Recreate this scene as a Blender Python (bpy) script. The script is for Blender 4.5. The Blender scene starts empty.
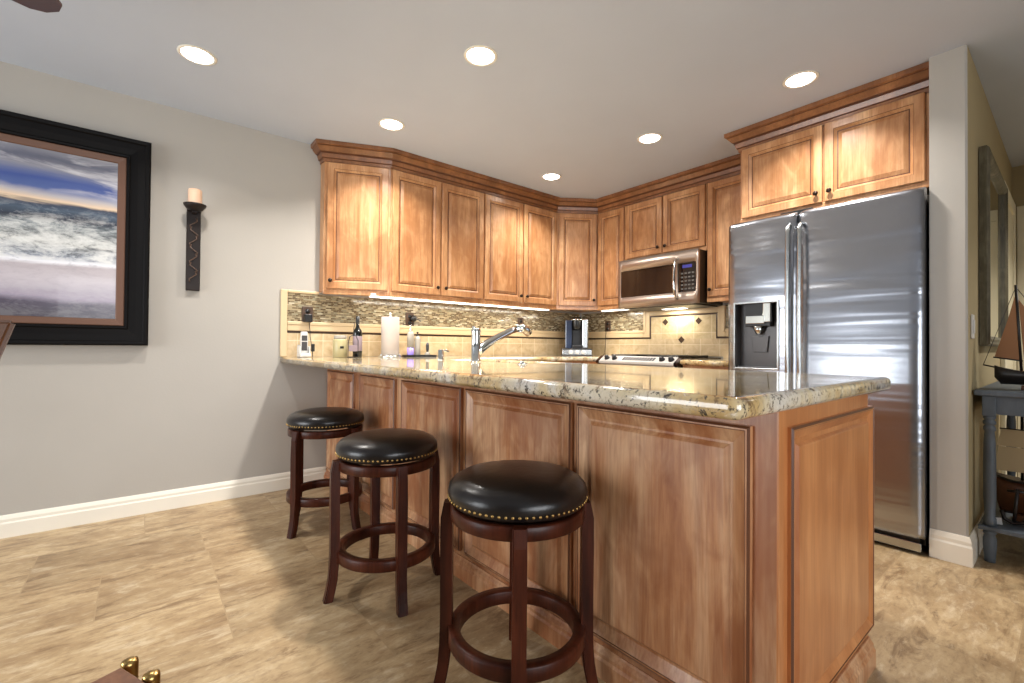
import bpy, bmesh, math, random
from mathutils import Vector, Matrix
random.seed(7)
SC = bpy.context.scene
COL = SC.collection
PI = math.pi

# ------------------------------------------------------------------ camera
cam_d = bpy.data.cameras.new('camera')
cam_d.sensor_width = 36.0
cam_d.lens = 458.69 / 1024 * 36.0
cam_d.clip_start = 0.02
cam = bpy.data.objects.new('camera', cam_d)
COL.objects.link(cam)
_yaw, _pit, _rol = math.radians(51.0104), math.radians(0.6341), math.radians(0.4795)
_f = Vector((-math.sin(_yaw), math.cos(_yaw), 0)); _r = Vector((math.cos(_yaw), math.sin(_yaw), 0)); _u = Vector((0, 0, 1))
_f2 = math.cos(_pit) * _f + math.sin(_pit) * _u; _u2 = -math.sin(_pit) * _f + math.cos(_pit) * _u
_r3 = math.cos(_rol) * _r + math.sin(_rol) * _u2; _u3 = -math.sin(_rol) * _r + math.cos(_rol) * _u2
_m = Matrix((_r3, _u3, -_f2)).transposed().to_4x4()
_m.translation = Vector((0, 0, 1.0))
cam.matrix_world = _m
SC.camera = cam

# ------------------------------------------------------------------ view, world, daylight
SC.view_settings.view_transform = 'Standard'
SC.view_settings.look = 'None'
SC.view_settings.gamma = 1.0
SC.view_settings.use_curve_mapping = False
SC.view_settings.exposure = -0.06
wd = bpy.data.worlds.new('daylight'); SC.world = wd; wd.use_nodes = True
wd.node_tree.nodes['Background'].inputs[0].default_value = (0.80, 0.90, 1.0, 1)
wd.node_tree.nodes['Background'].inputs[1].default_value = 1.3

def area_light(name, loc, direction, sx, sy, watts, color=(1, 1, 1), shape='RECTANGLE', spread=PI, parent=None):
    l = bpy.data.lights.new(name, 'AREA')
    l.shape = shape; l.size = sx; l.size_y = sy; l.energy = watts; l.color = color; l.spread = spread
    o = bpy.data.objects.new(name, l); COL.objects.link(o)
    o.location = loc
    o.rotation_euler = Vector(direction).to_track_quat('-Z', 'Y').to_euler()
    if parent: o.parent = parent
    return o

# daylight through the glazed openings behind and beside the camera
area_light('daylight_rear_opening', (-2.25, -3.12, 1.15), (0, 1, 0.0), 1.9, 1.7, 96, (0.94, 0.97, 1.0))
area_light('daylight_right_opening', (3.02, 0.2, 1.25), (-1, 0, 0.0), 2.4, 1.6, 42, (0.95, 0.97, 1.0), spread=1.9)

# ------------------------------------------------------------------ constants
XL = -3.47      # left wall plane
YB = 3.78       # range wall plane
HC = 2.44
CT = 0.914      # worktop height
SK = 0.018      # the peninsula runs very slightly off square

# ------------------------------------------------------------------ materials
def lin(r, g, b):
    f = lambda c: (c / 255 / 12.92) if c / 255 <= 0.04045 else ((c / 255 + 0.055) / 1.055) ** 2.4
    return (f(r), f(g), f(b), 1)

class NT:
    def __init__(s, name):
        s.m = bpy.data.materials.new(name); s.m.use_nodes = True
        s.t = s.m.node_tree; s.b = s.t.nodes['Principled BSDF']
    def n(s, typ, **kw):
        nd = s.t.nodes.new(typ)
        for k, v in kw.items(): setattr(nd, k, v)
        return nd
    def l(s, a, b): s.t.links.new(a, b)
    def set(s, **kw):
        for k, v in kw.items(): s.b.inputs[k.replace('_', ' ')].default_value = v
    def coord(s, scale=(1, 1, 1), rand=0.0, kind='Object'):
        tc = s.n('ShaderNodeTexCoord'); mp = s.n('ShaderNodeMapping')
        mp.inputs['Scale'].default_value = scale
        out = tc.outputs[kind]
        if rand:
            oi = s.n('ShaderNodeObjectInfo'); mu = s.n('ShaderNodeMath', operation='MULTIPLY'); mu.inputs[1].default_value = rand
            s.l(oi.outputs['Random'], mu.inputs[0])
            ad = s.n('ShaderNodeVectorMath', operation='ADD')
            s.l(out, ad.inputs[0]); s.l(mu.outputs[0], ad.inputs[1]); out = ad.outputs[0]
        s.l(out, mp.inputs['Vector'])
        return mp.outputs[0]
    def noise(s, vec, scale, detail=4, rough=0.55, dist=0.0):
        nd = s.n('ShaderNodeTexNoise'); s.l(vec, nd.inputs['Vector'])
        nd.inputs['Scale'].default_value = scale; nd.inputs['Detail'].default_value = detail
        nd.inputs['Roughness'].default_value = rough; nd.inputs['Distortion'].default_value = dist
        return nd.outputs['Fac']
    def ramp(s, fac, stops, interp='LINEAR'):
        nd = s.n('ShaderNodeValToRGB'); s.l(fac, nd.inputs[0]); cr = nd.color_ramp; cr.interpolation = interp
        while len(cr.elements) > 1: cr.elements.remove(cr.elements[-1])
        cr.elements[0].position = stops[0][0]; cr.elements[0].color = stops[0][1]
        for p, c in stops[1:]:
            e = cr.elements.new(p); e.color = c
        return nd.outputs[0]
    def mix(s, fac, a, b, mode='MIX'):
        nd = s.n('ShaderNodeMix', data_type='RGBA', blend_type=mode)
        for sock, v in ((nd.inputs['Factor'], fac), (nd.inputs['A'], a), (nd.inputs['B'], b)):
            pass
        ins = [i for i in nd.inputs if i.type == 'RGBA']
        fa = [i for i in nd.inputs if i.type == 'VALUE'][0]
        for sock, v in ((fa, fac), (ins[0], a), (ins[1], b)):
            if hasattr(v, 'is_output'): s.l(v, sock)
            else: sock.default_value = v
        return [o for o in nd.outputs if o.type == 'RGBA'][0]
    def bump(s, h, strength=0.1, dist=0.01):
        nd = s.n('ShaderNodeBump'); nd.inputs['Strength'].default_value = strength; nd.inputs['Distance'].default_value = dist
        s.l(h, nd.inputs['Height']); s.l(nd.outputs[0], s.b.inputs['Normal'])
    def col(s, c):
        if hasattr(c, 'is_output'): s.l(c, s.b.inputs['Base Color'])
        else: s.b.inputs['Base Color'].default_value = c

def g4(v): return (v, v, v, 1)

def plain(name, c, rough=0.5, metal=0.0, emit=None, estr=0.0, trans=0.0, coat=0.0, spec=0.5):
    k = NT(name); k.col(c); k.set(Roughness=rough, Metallic=metal, Specular_IOR_Level=spec)
    if emit: k.set(Emission_Color=emit, Emission_Strength=estr)
    if trans: k.set(Transmission_Weight=trans)
    if coat: k.set(Coat_Weight=coat, Coat_Roughness=0.08)
    # faint surface variation keeps every material procedural
    if not emit and not trans:
        v = k.coord((1, 1, 1)); h = k.noise(v, 60, 2); k.bump(h, 0.03, 0.002)
    return k.m

def m_wall(name, c, bumpy=0.12):
    k = NT(name); v = k.coord()
    n = k.noise(v, 3, 2); k.col(k.mix(k.ramp(n, [(0.3, g4(0)), (0.7, g4(1))]), tuple(x * 0.97 for x in c[:3]) + (1,), c))
    k.set(Roughness=0.85, Specular_IOR_Level=0.2); k.bump(k.noise(v, 90, 3), bumpy, 0.003); return k.m

def m_wood(name, stops, vs=1.0, rough=0.33, coat=0.35, rand=17.0, blotch=0.5, spec=0.5):
    """vertical-grain maple with drifting figure"""
    k = NT(name)
    v = k.coord((6 * vs, 6 * vs, 0.9 * vs), rand)
    big = k.noise(v, 1.0, 5, 0.6, 1.6)
    v2 = k.coord((110 * vs, 110 * vs, 6 * vs), rand)
    fine = k.noise(v2, 1.0, 3, 0.6, 0.2)
    v3 = k.coord((3.2 * vs, 3.2 * vs, 2.4 * vs), rand)
    blo = k.noise(v3, 1.0, 4, 0.6, 0.8)
    base = k.ramp(big, stops)
    base = k.mix(k.ramp(fine, [(0.40, g4(0.0)), (0.68, g4(0.48))]), base, stops[0][1], 'MIX')
    base = k.mix(k.ramp(blo, [(0.46, g4(0)), (0.58, g4(blotch))]), base, stops[0][1], 'MIX')
    v4 = k.coord((11 * vs, 11 * vs, 4 * vs), rand)
    fig = k.noise(v4, 1.0, 5, 0.55, 1.3)
    base = k.mix(k.ramp(fig, [(0.38, g4(blotch * 0.55)), (0.56, g4(0))]), base, stops[0][1], 'MIX')
    base = k.mix(k.ramp(fig, [(0.52, g4(0)), (0.74, g4(0.3))]), base, stops[-1][1], 'MIX')
    k.col(base)
    k.set(Roughness=rough, Coat_Weight=coat, Coat_Roughness=0.18, Specular_IOR_Level=spec)
    k.bump(fine, 0.05, 0.002)
    return k.m

M = {}
M['wall'] = m_wall('greige_wall_paint', lin(176, 171, 163))
M['hall'] = m_wall('hall_wall_paint', lin(174, 158, 122))
M['ceil'] = m_wall('ceiling_paint', lin(187, 194, 205), 0.08)
M['trim'] = plain('white_trim_paint', lin(232, 226, 212), 0.4)
M['cream'] = plain('cream_trim_paint', lin(232, 224, 196), 0.45)
M['maple'] = m_wood('stained_maple', [(0.25, lin(150, 98, 58)), (0.46, lin(194, 142, 96)), (0.70, lin(222, 176, 130))])
M['maple_island'] = m_wood('stained_knotty_maple', [(0.28, lin(138, 76, 40)), (0.44, lin(190, 134, 90)), (0.64, lin(216, 174, 134))], 0.8, 0.42, 0.35, 17, 0.65)
M['maple_end'] = m_wood('stained_end_maple', [(0.22, lin(160, 94, 50)), (0.5, lin(196, 128, 76)), (0.78, lin(216, 152, 98))], 0.7, 0.33, 0.3, 17, 0.3)
M['crown'] = m_wood('crown_maple', [(0.25, lin(104, 64, 36)), (0.5, lin(142, 92, 54)), (0.75, lin(166, 114, 72))], 0.8, 0.35, 0.3)
M['glaze'] = plain('dark_glaze', lin(92, 54, 32), 0.4)
M['toe'] = plain('toe_kick_dark', lin(50, 34, 24), 0.6)
M['knob'] = plain('bronze_knob', lin(48, 34, 26), 0.35, 0.7)

def m_granite():
    k = NT('polished_granite'); v = k.coord((1, 1, 1))
    a = k.noise(v, 4.0, 4, 0.6, 0.8)
    b = k.noise(v, 60, 7, 0.75, 0.3)
    c = k.noise(v, 95, 5, 0.7)
    d = k.noise(v, 17, 9, 0.78, 0.7)
    base = k.ramp(a, [(0.36, lin(208, 203, 194)), (0.50, lin(206, 190, 156)), (0.62, lin(192, 163, 112)), (0.75, lin(170, 138, 90))])
    base = k.mix(k.ramp(c, [(0.36, g4(0.55)), (0.46, g4(0))]), base, lin(160, 142, 120))
    base = k.mix(k.ramp(d, [(0.54, g4(0)), (0.60, g4(0.85))]), base, lin(104, 78, 56))
    base = k.mix(k.ramp(d, [(0.30, g4(0.85)), (0.40, g4(0))]), base, lin(228, 222, 212))
    base = k.mix(k.ramp(b, [(0.40, g4(0.95)), (0.46, g4(0))]), base, lin(56, 52, 52))
    base = k.mix(k.ramp(c, [(0.64, g4(0)), (0.70, g4(0.8))]), base, lin(70, 60, 54))
    k.col(base); k.set(Roughness=0.09, Coat_Weight=0.5, Coat_Roughness=0.03); return k.m
M['granite'] = m_granite()

def m_floor():
    k = NT('travertine_floor_tile')
    tc = k.n('ShaderNodeTexCoord'); sp = k.n('ShaderNodeSeparateXYZ'); k.l(tc.outputs['Object'], sp.inputs[0])
    cb = k.n('ShaderNodeCombineXYZ'); k.l(sp.outputs['Y'], cb.inputs['X']); k.l(sp.outputs['X'], cb.inputs['Y'])
    mp = k.n('ShaderNodeMapping'); k.l(cb.outputs[0], mp.inputs[0]); mp.inputs['Location'].default_value = (0.36, 0.13, 0)
    br = k.n('ShaderNodeTexBrick'); k.l(mp.outputs[0], br.inputs['Vector'])
    br.offset = 0.37; br.offset_frequency = 2; br.squash = 0.62; br.squash_frequency = 3
    br.inputs['Color1'].default_value = g4(0); br.inputs['Color2'].default_value = g4(1); br.inputs['Mortar'].default_value = g4(0.5)
    br.inputs['Scale'].default_value = 1.0; br.inputs['Mortar Size'].default_value = 0.0022; br.inputs['Mortar Smooth'].default_value = 0.2
    br.inputs['Bias'].default_value = 0.0; br.inputs['Brick Width'].default_value = 0.62; br.inputs['Row Height'].default_value = 0.42
    # per-tile shift of the veining so the pattern breaks at each joint
    sh = k.n('ShaderNodeVectorMath', operation='SCALE'); k.l(br.outputs['Color'], sh.inputs[0]); sh.inputs['Scale'].default_value = 7.0
    ad = k.n('ShaderNodeVectorMath', operation='ADD'); k.l(tc.outputs['Object'], ad.inputs[0]); k.l(sh.outputs[0], ad.inputs[1])
    m1 = k.n('ShaderNodeMapping'); k.l(ad.outputs[0], m1.inputs[0]); m1.inputs['Scale'].default_value = (6.5, 2.6, 1); m1.inputs['Rotation'].default_value = (0, 0, 0.10)
    m2 = k.n('ShaderNodeMapping'); k.l(ad.outputs[0], m2.inputs[0]); m2.inputs['Scale'].default_value = (46, 20, 1); m2.inputs['Rotation'].default_value = (0, 0, -0.08)
    m3 = k.n('ShaderNodeMapping'); k.l(ad.outputs[0], m3.inputs[0]); m3.inputs['Scale'].default_value = (15, 4.2, 1); m3.inputs['Rotation'].default_value = (0, 0, 0.18)
    a = k.noise(m1.outputs[0], 1.0, 8, 0.66, 0.5); b = k.noise(m2.outputs[0], 1.0, 7, 0.72, 0.4); c = k.noise(m3.outputs[0], 1.0, 9, 0.72, 0.5)
    base = k.ramp(a, [(0.30, lin(138, 112, 80)), (0.46, lin(160, 135, 100)), (0.58, lin(174, 150, 114)), (0.74, lin(190, 168, 134))])
    base = k.mix(k.ramp(c, [(0.37, g4(0.9)), (0.48, g4(0))]), base, lin(120, 95, 66))
    base = k.mix(k.ramp(c, [(0.55, g4(0)), (0.66, g4(0.6))]), base, lin(200, 182, 152))
    base = k.mix(k.ramp(b, [(0.36, g4(0.5)), (0.50, g4(0))]), base, lin(126, 100, 72))
    base = k.mix(k.ramp(b, [(0.56, g4(0)), (0.70, g4(0.45))]), base, lin(204, 188, 160))
    tint = k.ramp(br.outputs['Color'], [(0.0, g4(0.90)), (1.0, g4(1.08))])
    base = k.mix(1.0, base, tint, 'MULTIPLY')
    base = k.mix(br.outputs['Fac'], base, lin(156, 132, 99))
    k.col(base); k.set(Roughness=0.38, Specular_IOR_Level=0.4)
    k.bump(b, 0.12, 0.004); return k.m
M['floor'] = m_floor()

def planar(k, sx=1.0, sz=1.0, off=(0, 0)):
    """x and z of the object as a flat tile coordinate"""
    tc = k.n('ShaderNodeTexCoord'); sp = k.n('ShaderNodeSeparateXYZ'); k.l(tc.outputs['Object'], sp.inputs[0])
    cb = k.n('ShaderNodeCombineXYZ'); k.l(sp.outputs['X'], cb.inputs['X']); k.l(sp.outputs['Z'], cb.inputs['Y'])
    mp = k.n('ShaderNodeMapping'); k.l(cb.outputs[0], mp.inputs[0]); mp.inputs['Scale'].default_value = (sx, sz, 1)
    mp.inputs['Location'].default_value = (off[0], off[1], 0)
    return mp.outputs[0]

def m_mosaic():
    k = NT('glass_stone_mosaic'); v = planar(k)
    br = k.n('ShaderNodeTexBrick'); k.l(v, br.inputs['Vector']); br.offset = 0.43; br.offset_frequency = 2; br.squash = 0.6; br.squash_frequency = 3
    br.inputs['Color1'].default_value = g4(0); br.inputs['Color2'].default_value = g4(1); br.inputs['Mortar'].default_value = g4(0.5)
    br.inputs['Scale'].default_value = 1.0; br.inputs['Mortar Size'].default_value = 0.0012
    br.inputs['Brick Width'].default_value = 0.038; br.inputs['Row Height'].default_value = 0.0108
    c = k.ramp(br.outputs['Color'], [(0.0, lin(92, 74, 54)), (0.18, lin(160, 144, 114)), (0.34, lin(120, 108, 86)), (0.5, lin(106, 88, 64)), (0.64, lin(178, 166, 138)), (0.74, lin(138, 132, 110)), (0.86, lin(88, 72, 56)), (0.95, lin(196, 188, 164))], 'CONSTANT')
    k.col(k.mix(br.outputs['Fac'], c, lin(158, 146, 118)))
    k.set(Roughness=0.16, Coat_Weight=0.4); k.bump(br.outputs['Fac'], -0.25, 0.003); return k.m
M['mosaic'] = m_mosaic()

def m_field(name, w, off=(0, 0), c=(206, 184, 148)):
    k = NT(name); v = planar(k, off=off)
    br = k.n('ShaderNodeTexBrick'); k.l(v, br.inputs['Vector']); br.offset = 0.0; br.squash = 1.0
    br.inputs['Color1'].default_value = g4(0); br.inputs['Color2'].default_value = g4(1); br.inputs['Mortar'].default_value = g4(0.5)
    br.inputs['Scale'].default_value = 1.0; br.inputs['Mortar Size'].default_value = 0.002
    br.inputs['Brick Width'].default_value = w; br.inputs['Row Height'].default_value = w
    n = k.noise(k.coord((1, 1, 1)), 14, 6, 0.6, 0.6)
    base = k.ramp(n, [(0.3, lin(c[0] - 24, c[1] - 28, c[2] - 32)), (0.6, lin(*c)), (0.8, lin(c[0] + 14, c[1] + 16, c[2] + 18))])
    base = k.mix(1.0, base, k.ramp(br.outputs['Color'], [(0, g4(0.86)), (1, g4(1.06))]), 'MULTIPLY')
    k.col(k.mix(br.outputs['Fac'], base, lin(224, 208, 176)))
    k.set(Roughness=0.4); k.bump(br.outputs['Fac'], -0.2, 0.003); return k.m
M['field'] = m_field('travertine_splash_tile', 0.172, (0.0, 0.002))
M['field_range'] = m_field('travertine_range_tile', 0.1625, (0.012, 0.002), (208, 188, 148))
M['stonetrim'] = plain('travertine_trim', lin(204, 180, 142), 0.4)
M['liner'] = plain('bronze_liner_tile', lin(62, 44, 32), 0.3, 0.2)

def m_steel(name, base=0.60, rough=0.22, wav=True, aniso=0.5):
    k = NT(name); k.col((base * 0.96, base, base * (1.10 if wav else 1.0), 1)); k.set(Metallic=1.0, Roughness=rough, Anisotropic=aniso)
    if wav:
        h = k.noise(k.coord((0.5, 0.5, 8.0)), 1.3, 2, 0.4, 0.3)
        f = k.noise(k.coord((2, 2, 400)), 1.0, 2)
        b1 = k.n('ShaderNodeBump'); b1.inputs['Strength'].default_value = 0.22; b1.inputs['Distance'].default_value = 0.03; k.l(h, b1.inputs['Height'])
        b2 = k.n('ShaderNodeBump'); b2.inputs['Strength'].default_value = 0.03; b2.inputs['Distance'].default_value = 0.002; k.l(f, b2.inputs['Height'])
        k.l(b1.outputs[0], b2.inputs['Normal']); k.l(b2.outputs[0], k.b.inputs['Normal'])
    return k.m
M['steel'] = m_steel('brushed_stainless_steel', 0.41, 0.24)
M['steel2'] = m_steel('smooth_stainless_steel', 0.50, 0.26, False, 0.3)
M['steel3'] = plain('warm_satin_steel', lin(168, 152, 140), 0.36, 0.9)
M['chrome'] = m_steel('chrome', 0.78, 0.07, False, 0.0)
M['black'] = plain('black_plastic', lin(20, 19, 19), 0.35)
M['glassblack'] = plain('black_glass', lin(26, 16, 12), 0.06, 0.0, coat=0.5)
M['darkgrey'] = plain('dark_grey_plastic', lin(58, 58, 60), 0.4)
M['pale_reflection'] = plain('reflected_splash_tone', lin(190, 186, 180), 0.42, 0.35)  # pale base stands in for the splashback reflected in the stainless panel
M['darksteel'] = plain('dark_brushed_metal', lin(92, 90, 90), 0.35, 0.7)
M['display'] = plain('blue_display', lin(30, 30, 60), 0.2, 0, lin(90, 90, 200), 0.5)
M['key'] = plain('keypad_print', lin(84, 82, 78), 0.4)
M['espresso'] = m_wood('espresso_wood', [(0.3, lin(38, 16, 10)), (0.5, lin(70, 31, 18)), (0.72, lin(94, 46, 28))], 1.2, 0.34, 0.0, 17, 0.2, 0.2)
M['brass'] = plain('antique_brass', lin(182, 150, 92), 0.28, 1.0)

def m_leather():
    k = NT('black_leather'); v = k.coord(); k.col(lin(24, 20, 19)); k.set(Roughness=0.28, Specular_IOR_Level=0.42)
    vo = k.n('ShaderNodeTexVoronoi'); k.l(v, vo.inputs['Vector']); vo.inputs['Scale'].default_value = 220
    n = k.noise(v, 9, 3)
    mx = k.n('ShaderNodeMath', operation='MULTIPLY_ADD'); k.l(vo.outputs['Distance'], mx.inputs[0]); mx.inputs[1].default_value = 0.05; k.l(n, mx.inputs[2])
    k.bump(mx.outputs[0], 0.22, 0.01); return k.m
M['leather'] = m_leather()
M['lamp'] = plain('lit_lens', (1, 1, 1, 1), 0.5, 0, (1, 0.97, 0.92, 1), 14.0)
M['strip'] = plain('lit_strip', (1, 1, 1, 1), 0.5, 0, (1, 0.93, 0.80, 1), 6.0)
M['whiteplastic'] = plain('white_plastic', lin(208, 206, 202), 0.35)
M['paper'] = plain('paper_towel', lin(184, 172, 162), 0.9)
M['frameblack'] = plain('black_frame_lacquer', lin(11, 9, 9), 0.5, spec=0.12)
M['copper'] = plain('copper_liner', lin(100, 68, 50), 0.5, 0.0)
M['wine'] = plain('dark_bottle_glass', lin(14, 16, 12), 0.08, coat=0.5)
M['label'] = plain('pale_bottle_label', lin(140, 124, 130), 0.6)
M['glass'] = plain('clear_glass', (1, 1, 1, 1), 0.03, trans=1.0)
M['creamjar'] = plain('cream_canister_glaze', lin(172, 162, 122), 0.3)
M['violet'] = plain('violet_soap', lin(150, 130, 214), 0.2)
M['dish'] = plain('pale_bottle_plastic', lin(160, 154, 142), 0.25)
M['brownplate'] = plain('brown_outlet_plate', lin(72, 52, 38), 0.4)
M['candle'] = plain('candle_wax', lin(214, 178, 150), 0.6)
M['darkiron'] = plain('dark_iron', lin(30, 20, 16), 0.45, 0.0, spec=0.25)
M['carve'] = plain('carved_paler_brown', lin(84, 64, 52), 0.4, 0.2)  # scroll in a paler brown than the back board
M['greypaint'] = m_wood('grey_painted_wood', [(0.3, lin(74, 82, 90)), (0.55, lin(90, 99, 108)), (0.75, lin(104, 112, 120))], 1.0, 0.5, 0.0, 17, 0.2)
M['mirrorframe'] = m_wood('weathered_frame', [(0.3, lin(66, 60, 44)), (0.5, lin(102, 95, 74)), (0.7, lin(134, 126, 102))], 2.0, 0.5, 0.0, 17, 0.4)
M['mirror'] = m_steel('mirror_glass', 0.85, 0.01, False, 0.0)
M['sail_red'] = plain('rust_sailcloth', lin(150, 106, 72), 0.85)
M['sail_tan'] = plain('tan_sailcloth', lin(196, 176, 140), 0.85)
M['hull'] = plain('ship_hull_brown', lin(92, 54, 30), 0.4)
M['hullblack'] = plain('ship_hull_black', lin(30, 24, 22), 0.4)
M['leaf'] = plain('hedge_leaf', lin(110, 150, 60), 0.7)
M['patio'] = plain('patio_concrete', lin(190, 186, 178), 0.8)
M['brownbox'] = m_wood('brown_table_wood', [(0.3, lin(96, 60, 38)), (0.5, lin(126, 82, 54)), (0.7, lin(150, 104, 72))], 1.0, 0.4, 0.2)
M['fanwood'] = m_wood('mahogany_blade', [(0.3, lin(48, 18, 14)), (0.6, lin(70, 26, 20))], 1.0, 0.35, 0.3)
M['chairwood'] = m_wood('walnut_chair', [(0.3, lin(86, 52, 28)), (0.6, lin(128, 82, 46))], 1.0, 0.4, 0.1)

def m_painting(w, z0, h):
    k = NT('seascape_canvas')
    tc = k.n('ShaderNodeTexCoord'); sp = k.n('ShaderNodeSeparateXYZ'); k.l(tc.outputs['Object'], sp.inputs[0])
    v1 = k.n('ShaderNodeMapping'); k.l(tc.outputs['Object'], v1.inputs[0]); v1.inputs['Scale'].default_value = (2.0, 1, 7.0)
    v2 = k.n('ShaderNodeMapping'); k.l(tc.outputs['Object'], v2.inputs[0]); v2.inputs['Scale'].default_value = (7, 1, 17)
    n1 = k.noise(v1.outputs[0], 1.0, 5, 0.6, 0.8); n2 = k.noise(v2.outputs[0], 1.0, 9, 0.78, 0.35)
    t = k.n('ShaderNodeMath', operation='MULTIPLY_ADD'); k.l(sp.outputs['Z'], t.inputs[0]); t.inputs[1].default_value = 1.0 / h; t.inputs[2].default_value = 0.0
    d = k.n('ShaderNodeMath', operation='MULTIPLY_ADD'); k.l(n1, d.inputs[0]); d.inputs[1].default_value = 0.10; k.l(t.outputs[0], d.inputs[2])
    d2 = k.n('ShaderNodeMath', operation='SUBTRACT'); k.l(d.outputs[0], d2.inputs[0]); d2.inputs[1].default_value = 0.05
    base = k.ramp(d2.outputs[0], [(0.0, lin(52, 44, 58)), (0.085, lin(66, 56, 74)), (0.12, lin(150, 140, 156)), (0.22, lin(186, 178, 184)), (0.31, lin(176, 166, 170)), (0.335, lin(232, 232, 238)), (0.37, lin(140, 146, 158)), (0.46, lin(200, 200, 196)), (0.56, lin(120, 128, 132)), (0.60, lin(26, 32, 52)), (0.645, lin(70, 86, 104)), (0.675, lin(36, 46, 70)), (0.69, lin(226, 200, 168)), (0.73, lin(178, 172, 176)), (0.765, lin(78, 96, 148)), (0.81, lin(58, 78, 142)), (0.85, lin(96, 106, 146)), (0.89, lin(140, 140, 150)), (0.94, lin(92, 94, 110)), (1.0, lin(140, 140, 148))])
    foam = k.ramp(n2, [(0.46, g4(0)), (0.60, g4(1))])
    band = k.ramp(t.outputs[0], [(0.31, g4(0.1)), (0.36, g4(0.85)), (0.56, g4(0.7)), (0.62, g4(0.3)), (0.67, g4(0.12)), (0.685, g4(0))])
    fm = k.mix(1.0, foam, band, 'MULTIPLY')
    base = k.mix(fm, base, lin(226, 226, 222))
    dk = k.ramp(n2, [(0.38, g4(1)), (0.48, g4(0))])
    base = k.mix(k.mix(1.0, dk, band, 'MULTIPLY'), base, lin(44, 52, 58))
    cl = k.ramp(n1, [(0.48, g4(0)), (0.62, g4(1))])
    sky = k.ramp(t.outputs[0], [(0.70, g4(0)), (0.78, g4(0.8))])
    base = k.mix(k.mix(1.0, cl, sky, 'MULTIPLY'), base, lin(206, 204, 208))
    k.col(base); k.set(Roughness=0.35, Coat_Weight=0.15); return k.m

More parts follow.
